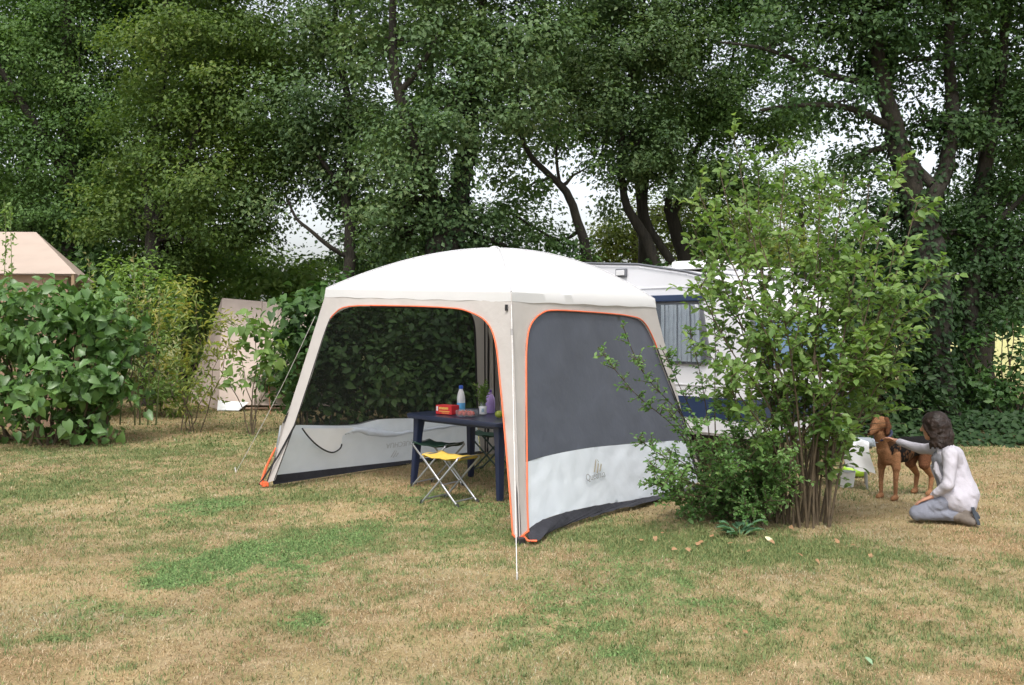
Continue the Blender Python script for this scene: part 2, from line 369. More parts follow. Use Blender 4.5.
def clumps(blobs, per, flat=.75, gaps=()):
    """clump centres spread through ellipsoids (world centre, radii)"""
    C = []; O = []
    for c, r, n in blobs:
        n = max(3, int(n * per)); d = rdir(n); rad = RG.uniform(0, 1, n) ** (1 / 2.4)
        p = np.array(c) + d * rad[:, None] * np.array(r)
        ok = np.ones(n, bool)
        for (gx, gy, gr) in gaps:
            qx = 512 + FPX * p[:, 0] / p[:, 1]; qy = HOR - FPX * (p[:, 2] - EYE) / p[:, 1]
            ok &= (((qx - gx) / gr[0]) ** 2 + ((qy - gy) / gr[1]) ** 2) > RG.uniform(.6, 1.15, n)
        C.append(p[ok]); O.append(d[ok])
    return np.concatenate(C), np.concatenate(O)
def crown_leaves(name, C, O, nl, rad, L, tmpl, mat, parent, up=.75, flat=.6, aspect=.62, spread_=.55):
    n = len(C) * nl
    c = np.repeat(C, nl, 0); o = np.repeat(O, nl, 0)
    sc = np.repeat(RG.uniform(.6, 1.35, len(C)), nl)
    off = RG.normal(0, 1, (n, 3)) * np.array([1, 1, flat]) * (rad * sc)[:, None] * spread_
    p = c + off
    N = o * .5 + np.array([0, 0, up]) + rdir(n) * .75 + unit(off) * .3
    D = rdir(n) + np.array([0, 0, -.35]) + unit(off) * .4
    l = L * RG.uniform(.5, 1.35, n)
    return leaves(name, p, N, D, l, l * aspect, tmpl, mat, parent)
def wander(a, b, n, j):
    """crooked path from a to b"""
    a = Vector(a); b = Vector(b); out = []
    L = (b - a).length
    for i in range(n + 1):
        t = i / n; k = math.sin(math.pi * t) * j * L
        out.append(a.lerp(b, t) + Vector((rnd.uniform(-1, 1), rnd.uniform(-1, 1), rnd.uniform(-.6, .9))) * k * (0 if i in (0, n) else 1))
    return out
def resample(pts, k=4):
    """Catmull-Rom through (point, radius)"""
    P_ = [Vector(p[0]) for p in pts]; R_ = [p[1] for p in pts]; o = []; r = []
    for i in range(len(P_) - 1):
        p0 = P_[max(i - 1, 0)]; p1 = P_[i]; p2 = P_[i + 1]; p3 = P_[min(i + 2, len(P_) - 1)]
        for j in range(k):
            t = j / k
            o.append(.5 * ((2 * p1) + (p2 - p0) * t + (2 * p0 - 5 * p1 + 4 * p2 - p3) * t * t + (3 * p1 - p0 - 3 * p2 + p3) * t ** 3)); r.append(R_[i] * (1 - t) + R_[i + 1] * t)
    o.append(P_[-1]); r.append(R_[-1]); return o, r
def tree(name, label, Y, stems, blobs, mat, bark=BARK, L=.088, per=1.0, nl=135, rad=.55, group=None, gaps=(), twig=.4, depth=1.6, cat='tree', limbs=True):
    """stems: lists of (px, py, dY, radius); the first starts at the ground.  blobs: (px, py, rx, ry, dY) in photo pixels at the tree's own distance"""
    p0 = stems[0][0]; g0 = P(p0[0], HOR + FPX * EYE / (Y + p0[2]), Y + p0[2]); g0.z = -.05
    t = thing(name, label, cat, (g0.x, g0.y, 0), group)
    mb = MB(); ends = []
    for k, s in enumerate(stems):
        pts = [(P(q[0], q[1], Y + q[2]), q[3]) for q in s]
        if k == 0: pts = [(g0, s[0][3] * 1.5), (g0 + Vector((0, 0, .35)), s[0][3] * 1.1)] + pts
        o, r = resample(pts)
        o = [p + Vector((rnd.uniform(-1, 1), rnd.uniform(-1, 1), 0)) * rr * .16 for p, rr in zip(o, r)]
        mb.tube(o, r, 10); ends += [(p, rr) for p, rr in zip(o[len(o) // 2:], r[len(o) // 2:])]
    B = []
    for (px, py, rx, ry, dY) in blobs:
        c = P(px, py, Y + dY); s = (Y + dY) / FPX
        B.append((c, (rx * s, min(depth, max(rx, ry) * s * 1.1), ry * s), max(2.0, rx * ry * s * s * 34)))
    C, O = clumps(B, per, gaps=gaps)
    if limbs:
        for c, r, n in B:
            e = min(ends, key=lambda q: (q[0] - Vector(c)).length + max(0, q[0].z - c[2]) * .8)
            w = wander(e[0], c, 5, .10); r0 = min(e[1] * .6, .09)
            mb.tube(w, [r0 * (1 - .7 * i / 5) for i in range(6)], 6)
            near = [q for q in C if (Vector(q) - Vector(c)).length < max(r) * 1.1]
            for q in rnd.sample(near, min(len(near), int(5 + 8 * twig))):
                mb.tube(wander(w[rnd.randint(2, 5)], q, 3, .10), [r0 * .35, r0 * .25, r0 * .16, .006], 5)
    mb.build('trunk', bark, t, True)
    crown_leaves('crown', C, O, nl, rad, L, T_RHOMB, mat, t, flat=.55, spread_=.42)
    TREES.append(t); return t

TREES = []
GAPS = [(300, 232, (24, 18)), (318, 200, (9, 10)), (580, 188, (21, 36)), (488, 178, (12, 12)), (520, 215, (13, 8)), (604, 236, (17, 12)), (290, 244, (14, 10)), (440, 75, (16, 12)), (392, 78, (18, 14)),
        (325, 85, (12, 14)), (265, 8, (26, 9)), (18, 78, (10, 9)), (90, 78, (13, 9)), (26, 122, (9, 14)), (640, 205, (18, 22)), (720, 55, (22, 13)), (765, 95, (24, 14)), (800, 48, (16, 9)), (705, 75, (14, 12)), (820, 88, (22, 12)),
        (840, 130, (18, 9)), (872, 135, (10, 11)), (815, 150, (9, 12)), (938, 65, (14, 20)), (955, 182, (14, 13)), (940, 158, (16, 16)), (970, 105, (10, 14)), (1000, 38, (18, 10)), (895, 105, (12, 12)), (650, 90, (10, 8)), (1010, 135, (10, 10)),
        (705, 195, (14, 12)), (690, 148, (12, 10)), (745, 40, (14, 10)), (560, 5, (14, 8)), (640, 5, (14, 9)), (965, 330, (5, 8)), (125, 140, (8, 12))]
grp = 'tall oaks along the back of the pitch'
# the leafy row behind the pitch, left to right
tree('oak_tree', 'dark dense oak filling the top left corner above the safari tent', 22, [[(70, 300, 0, .28), (75, 180, 0, .22), (68, 60, .4, .16), (80, -120, .3, .08)], [(75, 190, 0, .13), (20, 100, -.6, .08), (-30, 20, -.4, .05)]],
     [(20, 60, 75, 60, 0), (95, 30, 70, 55, .4), (30, 150, 80, 45, -.5), (105, 120, 60, 50, .3), (60, 215, 90, 40, 0), (115, 200, 50, 50, .8), (-60, 100, 80, 90, 0), (40, -70, 110, 80, .3), (140, -60, 80, 80, .6), (70, -190, 110, 70, 0), (-20, 230, 70, 40, .6)],
     OAK, per=1.15, group=grp, gaps=GAPS)
tree('oak_tree', 'olive green oak with its crown reaching down behind the willow shrub', 20, [[(150, 320, 0, .17), (153, 240, 0, .15), (148, 170, .2, .12), (165, 60, .2, .09), (170, -90, 0, .05)], [(152, 235, 0, .09), (185, 160, -.5, .06), (215, 90, -.6, .04)]],
     [(185, 60, 75, 55, -.4), (240, 110, 75, 60, -.5), (160, 140, 60, 55, 0), (215, 190, 70, 55, -.6), (130, 215, 60, 40, .4), (170, 255, 55, 30, .5), (260, 40, 70, 45, 0), (200, -40, 90, 60, 0), (180, -150, 100, 70, .3), (250, 230, 35, 25, -.2), (270, 165, 45, 45, -.4)],
     OAKO, per=1.1, group=grp, gaps=GAPS)
tree('oak_tree', 'slim oak with a bare dark trunk seen left of the gazebo peak', 19, [[(346, 330, 0, .13), (350, 240, 0, .11), (346, 190, 0, .10), (350, 120, .2, .08), (335, 20, .3, .05), (340, -90, .2, .03)], [(348, 200, 0, .05), (325, 165, -.3, .04), (300, 130, -.3, .02)], [(350, 258, 0, .05), (330, 247, -.2, .045), (310, 230, -.3, .035), (296, 218, -.3, .028), (288, 200, -.3, .018)]],
     [(330, 40, 60, 50, 0), (300, 110, 55, 45, -.3), (355, 130, 45, 40, .2), (345, 190, 45, 28, .2), (310, 165, 40, 28, .4), (370, 250, 50, 25, .8), (330, -60, 80, 60, 0), (330, -160, 90, 60, 0), (265, 205, 22, 22, 0)],
     OAKB, per=1.1, group=grp, gaps=GAPS)
tree('oak_tree', 'stout ivy clad oak forking low, directly behind the gazebo peak', 17, [[(452, 320, 0, .36), (447, 255, 0, .34), (446, 225, 0, .30), (432, 200, 0, .17), (420, 160, -.3, .12), (398, 90, -.4, .09), (392, 20, -.2, .06), (400, -80, 0, .04)], [(450, 222, 0, .24), (462, 185, .1, .16), (470, 120, .2, .11), (480, 30, .3, .07), (490, -80, .2, .04)], [(398, 95, -.4, .06), (425, 60, -.6, .04), (440, 30, -.6, .03)]],
     [(400, 40, 65, 50, -.3), (455, 100, 60, 50, -.4), (425, 150, 60, 38, -.3), (395, 200, 48, 35, -.2), (480, 60, 60, 50, .2), (530, 40, 60, 50, 0), (450, 215, 40, 25, .3), (470, 235, 50, 24, .6), (520, 110, 48, 30, 0), (430, -50, 100, 60, 0), (520, -60, 80, 60, .2), (450, -160, 120, 70, 0), (505, 245, 45, 16, .8), (395, 243, 35, 20, .6)],
     OAKB, per=1.2, group=grp, gaps=GAPS)
tree('oak_tree', 'thin leaning tree with a crooked bare stem across the bright sky gap', 18.5, [[(592, 330, 0, .11), (588, 262, 0, .10), (578, 222, 0, .085), (566, 192, 0, .075), (546, 172, 0, .06), (528, 152, -.1, .05), (515, 120, -.1, .03)], [(560, 185, 0, .035), (556, 150, .1, .025), (562, 110, .1, .015)], [(580, 230, 0, .04), (560, 240, .3, .03), (530, 225, .4, .02), (500, 205, .4, .015)]],
     [(520, 130, 30, 16, 0), (505, 215, 30, 20, .4), (540, 240, 35, 16, .3), (575, 250, 25, 12, .4), (562, 145, 16, 20, .1), (586, 168, 10, 25, .1), (530, 185, 18, 12, 0)],
     OAK, per=.75, group=grp, L=.09, gaps=[(578, 195, (22, 34)), (600, 236, (26, 20)), (545, 200, (15, 12))])
tree('oak_tree', 'dark oak with two slanting stems rising behind the caravan roof', 20, [[(668, 330, 0, .17), (654, 258, 0, .12), (636, 222, 0, .10), (624, 195, 0, .08), (622, 130, 0, .06), (640, 40, .2, .04)], [(672, 262, .3, .10), (652, 232, .3, .08), (644, 205, .3, .07), (650, 150, .3, .05)]],
     [(625, 60, 65, 50, -.2), (600, 110, 55, 40, -.3), (640, 140, 50, 35, -.2), (660, 175, 50, 25, 0), (620, 165, 30, 22, 0), (680, 60, 60, 50, .2), (610, 0, 80, 40, 0), (560, 70, 40, 40, .2), (620, -90, 110, 70, 0), (690, -60, 90, 70, .2), (650, -180, 120, 70, 0)],
     OAKB, per=1.2, group=grp, gaps=GAPS)
tree('oak_tree', 'oak with a short forked trunk just left of the shrub top', 21, [[(690, 330, 0, .17), (684, 262, 0, .15), (672, 220, 0, .14), (668, 205, 0, .08), (672, 175, 0, .07), (664, 120, 0, .05)], [(673, 214, 0, .09), (684, 190, 0, .07), (692, 160, 0, .06), (720, 100, .2, .04), (740, 30, .2, .03)]],
     [(700, 170, 50, 28, 0), (730, 110, 55, 40, 0), (700, 110, 50, 40, .3), (760, 60, 60, 45, .2), (720, 30, 60, 40, 0), (745, 190, 50, 35, .2), (710, 240, 40, 22, .4), (790, 120, 40, 40, .3), (760, -30, 90, 50, .2), (740, -130, 120, 80, 0)],
     OAK, per=1.15, group=grp, gaps=GAPS)
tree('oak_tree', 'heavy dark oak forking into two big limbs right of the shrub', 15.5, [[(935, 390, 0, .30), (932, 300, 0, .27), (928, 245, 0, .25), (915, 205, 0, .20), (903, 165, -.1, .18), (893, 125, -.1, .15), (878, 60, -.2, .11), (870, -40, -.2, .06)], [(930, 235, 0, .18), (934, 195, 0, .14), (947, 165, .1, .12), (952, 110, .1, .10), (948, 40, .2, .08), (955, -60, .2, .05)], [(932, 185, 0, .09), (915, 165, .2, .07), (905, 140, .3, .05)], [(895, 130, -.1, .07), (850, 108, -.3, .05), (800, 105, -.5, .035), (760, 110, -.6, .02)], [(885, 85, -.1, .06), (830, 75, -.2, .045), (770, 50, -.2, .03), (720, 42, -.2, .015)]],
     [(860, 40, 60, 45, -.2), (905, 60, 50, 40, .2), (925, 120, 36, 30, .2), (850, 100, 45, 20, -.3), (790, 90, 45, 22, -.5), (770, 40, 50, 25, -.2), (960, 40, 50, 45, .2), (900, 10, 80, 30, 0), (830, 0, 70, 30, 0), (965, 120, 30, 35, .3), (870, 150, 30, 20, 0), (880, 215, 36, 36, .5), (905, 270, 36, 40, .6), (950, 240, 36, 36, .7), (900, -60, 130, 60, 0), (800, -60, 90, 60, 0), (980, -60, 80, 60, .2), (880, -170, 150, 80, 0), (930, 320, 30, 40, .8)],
     OAK_SHADE, per=1.05, group=grp, gaps=GAPS)
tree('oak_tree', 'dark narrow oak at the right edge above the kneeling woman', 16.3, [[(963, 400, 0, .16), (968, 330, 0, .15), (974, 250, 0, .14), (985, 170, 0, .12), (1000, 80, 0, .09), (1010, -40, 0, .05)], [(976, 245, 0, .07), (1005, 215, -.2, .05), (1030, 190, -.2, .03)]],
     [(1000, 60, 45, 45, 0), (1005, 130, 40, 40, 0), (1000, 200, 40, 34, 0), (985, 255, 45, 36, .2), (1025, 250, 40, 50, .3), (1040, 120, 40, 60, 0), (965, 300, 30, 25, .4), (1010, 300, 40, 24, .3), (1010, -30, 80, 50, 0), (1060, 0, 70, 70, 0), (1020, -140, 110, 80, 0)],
     OAK_SHADE, per=1.15, group=grp, gaps=GAPS)
def trunk_ivy(t, paths, Y, per, z0=0.0):
    C = []; N = []
    for s in paths:
        for a, b in zip(s[:-1], s[1:]):
            A = P(a[0], a[1], Y + a[2]); B_ = P(b[0], b[1], Y + b[2]); k = int(per * (B_ - A).length)
            for _ in range(k):
                u = rnd.random(); ang = rnd.uniform(0, 6.28); r = (a[3] * (1 - u) + b[3] * u) * rnd.uniform(1.0, 1.35); d = Vector((math.cos(ang), math.sin(ang), 0)); C.append(tuple(A.lerp(B_, u) + d * r)); N.append(tuple(d + Vector((0, 0, .5))))
    C = np.array(C); n = len(C); leaves('ivy', C, np.array(N) + rdir(n) * .5, rdir(n) + np.array([0, 0, -.4]), RG.uniform(.06, .12, n), RG.uniform(.05, .09, n), T_OVAL, IVY_SHADE, t)
trunk_ivy(TREES[3], [[(452, 320, 0, .36), (447, 255, 0, .34), (446, 225, 0, .30), (432, 200, 0, .17)], [(450, 222, 0, .24), (462, 185, .1, .16), (470, 120, .2, .11)]], 17, 330)
trunk_ivy(TREES[7], [[(935, 415, 0, .33), (932, 300, 0, .27), (928, 245, 0, .25)], [(928, 245, 0, .2), (915, 205, 0, .20)]], 15.5, 420)
trunk_ivy(TREES[7], [[(915, 205, 0, .20), (903, 165, -.1, .18), (893, 125, -.1, .15)], [(930, 235, 0, .18), (934, 195, 0, .14), (947, 165, .1, .12), (952, 110, .1, .10)]], 15.5, 150)
trunk_ivy(TREES[8], [[(962, 415, 0, .18), (968, 330, 0, .15), (974, 250, 0, .14), (985, 170, 0, .12)]], 16.3, 200)
# a shaded second row that closes the crowns behind the oaks
g3 = 'dense trees just behind the oaks'
for (lab, Yb, tx_, bl, m) in [
    ('shaded tree filling the crowns behind the top left oak', 26, 30, [(0, 60, 80, 70, 0), (70, 120, 80, 60, 0), (-10, 180, 80, 60, 0), (100, 200, 70, 50, 0), (60, 20, 80, 50, .5), (40, -80, 110, 80, 0)], OAK),
    ('shaded tree filling the crowns behind the olive oak', 25, 190, [(180, 90, 70, 60, 0), (250, 130, 60, 60, 0), (190, 180, 80, 50, 0), (230, 40, 70, 50, 0), (150, 20, 70, 50, .4), (210, -70, 110, 80, 0)], OAKO),
    ('shaded tree filling the crowns behind the stout forking oak', 24.5, 430, [(350, 120, 55, 60, 0), (420, 110, 55, 50, 0), (380, 190, 60, 45, 0), (340, 40, 60, 50, 0), (430, 30, 70, 45, 0), (490, 90, 55, 40, .3), (400, -70, 130, 80, 0), (510, 160, 38, 40, .3), (530, 220, 36, 24, .3)], OAKB),
    ('shaded tree filling the crowns behind the caravan oaks', 25.5, 640, [(560, 60, 60, 45, 0), (620, 90, 60, 50, 0), (680, 120, 55, 45, 0), (640, 150, 50, 30, 0), (690, 40, 60, 40, 0), (600, 10, 80, 40, 0), (640, -90, 130, 80, 0), (615, 195, 26, 30, 0), (550, 130, 40, 30, 0), (785, 125, 34, 26, 0), (850, 168, 30, 18, .3)], OAKB),
    ('shaded tree filling the crowns behind the big right hand oak', 23.5, 985, [(960, 220, 60, 50, 0), (1010, 170, 50, 60, 0), (1000, 90, 50, 50, 0), (880, 260, 50, 50, 0), (930, 300, 60, 50, 0), (1020, 280, 50, 50, 0), (960, 0, 110, 50, 0), (950, -90, 140, 80, 0)], OAK_SHADE)]:
    tree('oak_tree', lab, Yb, [[(tx_, 330, 0, .2), (tx_ + 4, 240, 0, .16), (tx_ - 2, 120, 0, .11), (tx_ + 6, -60, 0, .05)]], bl, m, L=.12, per=.6, nl=110, rad=.7, group=g3, gaps=GAPS, depth=2.2, limbs=False)
# third row, farther off and lighter
g2 = 'lighter trees farther behind the oaks'
tree('birch_tree', 'light green tree glimpsed low behind the caravan roof', 30, [[(640, 330, 0, .14), (635, 250, 0, .1), (640, 200, 0, .06)]], [(610, 250, 26, 22, 0), (590, 262, 24, 14, .4), (640, 262, 30, 14, 0), (690, 250, 40, 18, .4), (720, 265, 40, 20, 0), (770, 250, 50, 26, 0), (612, 236, 22, 20, 0), (650, 222, 36, 30, .3), (695, 215, 34, 34, .3), (740, 210, 40, 36, .5)], BRIGHT, BARK2, L=.13, per=1.3, group=g2, nl=45)
tree('birch_tree', 'light green tree in the gap left of the forked trunk', 29, [[(300, 340, 0, .14), (300, 290, 0, .1), (310, 262, 0, .05)]], [(300, 275, 30, 14, 0), (340, 268, 34, 16, 0), (395, 262, 30, 14, .4), (255, 275, 34, 18, .3), (425, 258, 20, 12, 0)], LIGHT, BARK2, L=.13, per=1.3, group=g2, nl=45)
for k, (x, lab, m, hh) in enumerate([(-90, 'dark green distant tree crown far left', OAKO, 70), (40, 'distant broad tree showing between the left oak trunks', OAK, 60), (200, 'distant tree behind the willow shrub', OAKO, 70), (420, 'distant tree behind the stout forking oak', OAK, 70), (800, 'distant tree behind the tall shrub', OAKO, 90), (1090, 'distant tree beyond the right edge', LIGHT, 80)]):
    tree('distant_tree', lab, 36 + 2 * k, [[(x, 330, 0, .2), (x + 4, 260, 0, .15), (x, 200, 0, .08)]], [(x - 35, 265, 45, 36, 0), (x + 40, 262, 46, 38, .4), (x, 325 - hh * 1.4, 55, 40, 0), (x + 10, 310, 70, 20, 0)], m, L=.2, per=.55, nl=36, rad=.7, group='distant trees beyond the pitch', depth=3)

# ------------------------------------------------------------------ undergrowth and garden shrubs
def bushy(name, label, Y, base, blobs, mat, L, per=1.0, nl=50, rad=.35, tmpl=T_OVAL, stemmat=STEM, group=None, depth=1.0, nst=7, aspect=.6, up=.75, sr=.018, cat='shrub', gaps=(), bs=1.0):
    g0 = G(base[0], base[1]) if base[1] else Vector(((base[0] - 512) / FPX * Y, Y, 0)); g0.z = 0
    t = thing(name, label, cat, (g0.x, g0.y, 0), group)
    B = []
    for (px, py, rx, ry, dY) in blobs:
        c = P(px, py, Y + dY); s = (Y + dY) / FPX
        B.append((c, (rx * s, min(depth, max(rx, ry) * s), ry * s), max(2.0, rx * ry * s * s * 62)))
    C, O = clumps(B, per, gaps=gaps); C[:, 2] = np.maximum(C[:, 2], .06)
    mb = MB()
    for c, r, n in B:
        for q in range(max(1 if nst < 10 else 2, nst // len(B) + (nst >= 10))):
            a = g0 + Vector((rnd.uniform(-1, 1) * .25 * bs, rnd.uniform(-1, 1) * .25 * bs, -.03)) + Vector(((c[0] - g0.x) * .45 * bs, (c[1] - g0.y) * .45 * bs, 0)); e = Vector(c) + Vector(rdir(1)[0]) * min(r) * .8
            a.z = -.03; mb.tube(wander(a, e, 5, .06), [sr * (1 - .7 * i / 5) for i in range(6)], 5)
    mb.build('stems', stemmat, t, True)
    crown_leaves('foliage', C, O, nl, rad, L, tmpl, mat, t, up=up, aspect=aspect)
    return t
gu = 'undergrowth along the back of the pitch'
bushy('hedge_shrub', 'dense dark green shrub seen through the gazebo screen, left half', 15.6, (350, 0), [(340, 345, 50, 40, 0), (385, 370, 45, 40, -.2), (320, 395, 45, 28, 0), (365, 310, 45, 28, .3), (380, 410, 40, 20, -.2)], HEDGE, .13, .9, 34, .38, group=gu)
bushy('hedge_shrub', 'dense dark green shrub seen through the gazebo screen, right half', 15.9, (450, 0), [(435, 345, 45, 45, 0), (470, 375, 45, 40, 0), (425, 395, 40, 26, -.2), (450, 305, 50, 28, .4), (510, 340, 40, 60, .3), (480, 415, 40, 18, 0)], HEDGE, .13, .9, 34, .38, group=gu)
bushy('hedge_shrub', 'glossy dark shrub hanging over the beige ridge tent beside the gazebo', 15.2, (318, 0), [(300, 310, 26, 26, 0), (322, 345, 22, 36, 0), (318, 385, 18, 22, 0), (290, 335, 12, 22, 0), (335, 300, 24, 22, .2)], HEDGE, .14, .85, 30, .3, T_HEART, group=gu, aspect=.75)
bushy('hedge_shrub', 'mid green bush behind the ridge tent peak', 22.5, (240, 0), [(210, 262, 50, 24, 0), (262, 280, 46, 26, 0), (180, 285, 40, 24, 0), (310, 285, 40, 26, 0), (235, 330, 60, 40, .4)], LIGHT, .14, 1.0, 40, .42, group=gu, depth=1.5)
bushy('hedge_shrub', 'loose green bush with upright shoots behind the hedge of large leaves', 17.2, (140, 0), [(128, 285, 36, 30, 0), (165, 300, 30, 34, 0), (105, 300, 36, 26, 0), (150, 345, 40, 50, 0), (170, 390, 34, 30, 0)], LIGHT, .11, .9, 40, .35, T_RHOMB, group=gu, aspect=.4, nst=6)
bushy('hedge_shrub', 'dark bush at the foot of the left oak, half hidden', 21, (60, 0), [(30, 280, 80, 34, .5), (100, 275, 60, 34, .8), (80, 330, 90, 40, .8), (-20, 330, 70, 50, .5)], HEDGE, .14, .8, 40, .45, group=gu, depth=1.5)
bushy('hedge_shrub', 'shaded hazel thicket behind the brown dog', 15.0, (880, 0), [(870, 330, 40, 36, 0), (905, 370, 40, 40, 0), (870, 400, 40, 30, -.2), (920, 410, 36, 24, -.2), (840, 370, 40, 50, .4), (900, 300, 40, 30, .4)], IVY_SHADE, .11, 1.1, 40, .4, T_RHOMB, group=gu, nst=18, gaps=[(942, 345, (8, 14))])  # ivy's dark leaf colour stands in for the canopy shade
bushy('hedge_shrub', 'dark leafy thicket between the two right trunks', 16.6, (945, 0), [(945, 320, 24, 30, 0), (942, 375, 20, 28, 0), (950, 405, 30, 18, 0), (925, 350, 20, 40, .3)], IVY_SHADE, .11, 1.1, 36, .36, T_RHOMB, group=gu, nst=14, gaps=[(955, 345, (8, 14)), (940, 375, (6, 10))])  # canopy shade painted in with the same dark leaf colour
bushy('hedge_shrub', 'thin green thicket at the right edge with bright field showing through', 15.8, (1000, 0), [(995, 385, 34, 24, 0), (1020, 370, 20, 34, 0), (975, 360, 16, 34, 0), (1010, 325, 30, 10, 0), (1045, 380, 34, 50, 0), (990, 408, 40, 14, -.2)], HEDGE, .12, 1.0, 34, .3, T_RHOMB, group=gu, nst=14, gaps=[(1003, 348, (14, 12)), (1003, 410, (8, 4)), (985, 352, (7, 8))])
bushy('hedge_shrub', 'leafy thicket behind the caravan, right of the gazebo peak', 18.2, (720, 0), [(700, 290, 60, 30, 0), (780, 290, 60, 40, 0), (760, 340, 80, 50, .3), (830, 320, 50, 50, .2), (650, 285, 50, 20, .2), (560, 275, 50, 20, 0), (600, 330, 90, 40, .5)], HEDGE, .12, .7, 40, .42, group=gu, depth=1.3)
bushy('hedge_shrub', 'broad dark bush closing the view farther behind the gazebo screen', 19, (400, 0), [(340, 350, 50, 50, 0), (400, 340, 50, 50, 0), (450, 370, 50, 40, 0), (380, 310, 60, 30, 0), (500, 340, 50, 60, 0), (430, 300, 40, 24, 0), (300, 370, 40, 40, 0)], HEDGE, .13, .9, 40, .4, group=gu)
# ivy over the ground under the oaks
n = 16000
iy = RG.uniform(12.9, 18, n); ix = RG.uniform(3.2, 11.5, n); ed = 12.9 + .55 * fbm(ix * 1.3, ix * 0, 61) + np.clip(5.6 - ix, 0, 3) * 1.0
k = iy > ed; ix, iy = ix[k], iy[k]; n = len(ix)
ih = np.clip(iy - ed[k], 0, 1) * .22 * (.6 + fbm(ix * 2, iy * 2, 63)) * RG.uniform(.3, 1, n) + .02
ivy = leaves('ground_ivy', np.stack([ix, iy, ih], 1), np.tile((0, -.35, 1.0), (n, 1)) + rdir(n) * .6, rdir(n), RG.uniform(.07, .13, n), RG.uniform(.06, .1, n), T_OVAL, IVY_SHADE, None)
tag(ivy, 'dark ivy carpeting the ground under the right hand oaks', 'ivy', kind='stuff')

# the hedge of large leaves at the left edge
bushy('large_leaf_shrub', 'big rounded shrub with large drooping leaves at the left edge', 13.6, (55, 0), [(30, 330, 70, 45, 0), (95, 325, 42, 40, .1), (40, 385, 80, 42, -.2), (105, 385, 34, 44, -.1), (60, 300, 60, 24, .2), (0, 420, 70, 18, -.1), (90, 424, 44, 14, -.1), (-40, 340, 60, 70, 0), (120, 345, 16, 32, 0)], BIGLEAF, .145, 1.15, 17, .27, T_HEART, nst=26, depth=1.2, aspect=.72, up=.35, sr=.022)
def stalks(name, label, Y, sts, mat, cat='plant', L=.06, seeds=None, group=None, nl=40):
    g0 = Vector(((sts[0][0][0] - 512) / FPX * Y, Y, 0)); t = thing(name, label, cat, g0, group); mb = MB(); C = []
    for s in sts:
        a = P(s[0][0], s[0][1], Y + rnd.uniform(-.2, .2)); b = P(s[1][0], s[1][1], Y + rnd.uniform(-.2, .2)); w = wander(a, b, 6, .02); mb.tube(w, [.012 - .0015 * i for i in range(7)], 5)
        for q in range(nl):
            u = rnd.uniform(.25, 1) * 6; i = min(5, int(u)); C.append(w[i].lerp(w[i + 1], u - i) + Vector((rnd.uniform(-1, 1), rnd.uniform(-1, 1), rnd.uniform(-1, 1))) * .03)
    mb.build('stems', GSTEM, t, True); C = np.array([tuple(c) for c in C]); n = len(C)
    leaves('foliage', C, rdir(n) + np.array([0, 0, .4]), rdir(n) + np.array([0, 0, .3]), L * RG.uniform(.5, 1.3, n), L * .5 * RG.uniform(.6, 1.2, n), T_RHOMB, mat, t); return t
SEED = leafmat('seed head', [(.20, .14, .06), (.26, .24, .09), (.16, .20, .07)], .7, .3, 3)
stalks('seeding_dock', 'tall weeds with rusty seed spikes rising above the large leaf shrub', 14.6, [((135, 425), (133, 250)), ((140, 425), (143, 280)), ((95, 425), (88, 255)), ((148, 425), (150, 300)), ((120, 425), (127, 300)), ((156, 425), (160, 285))], SEED, 'weeds', .07, nl=60)
stalks('feathery_plant', 'feathery pointed stalks standing before the safari tent roof', 14.8, [((6, 425), (4, 200)), ((14, 425), (10, 205)), ((-6, 425), (-4, 190))], LIGHT, 'plant', .09, nl=90)
bushy('willow_shrub', 'thin willow like shrub with yellowing narrow leaves left of the gazebo', 15.0, (190, 0), [(190, 335, 36, 42, 0), (215, 365, 28, 34, 0), (165, 330, 28, 40, .2), (195, 395, 24, 24, 0), (225, 325, 18, 34, .1), (185, 300, 30, 22, 0)], WILLOW, .12, .45, 40, .3, T_RHOMB, nst=9, aspect=.24, sr=.010, bs=.35)
bushy('young_sapling', 'small sapling with broad pale green leaves before the ridge tent', 14.6, (253, 0), [(250, 345, 20, 22, 0), (258, 370, 22, 18, 0), (240, 375, 16, 16, 0), (256, 325, 12, 14, 0), (268, 350, 14, 16, 0)], LIGHT, .14, .55, 11, .2, T_HEART, nst=2, aspect=.72, sr=.011, depth=.35, bs=.1)

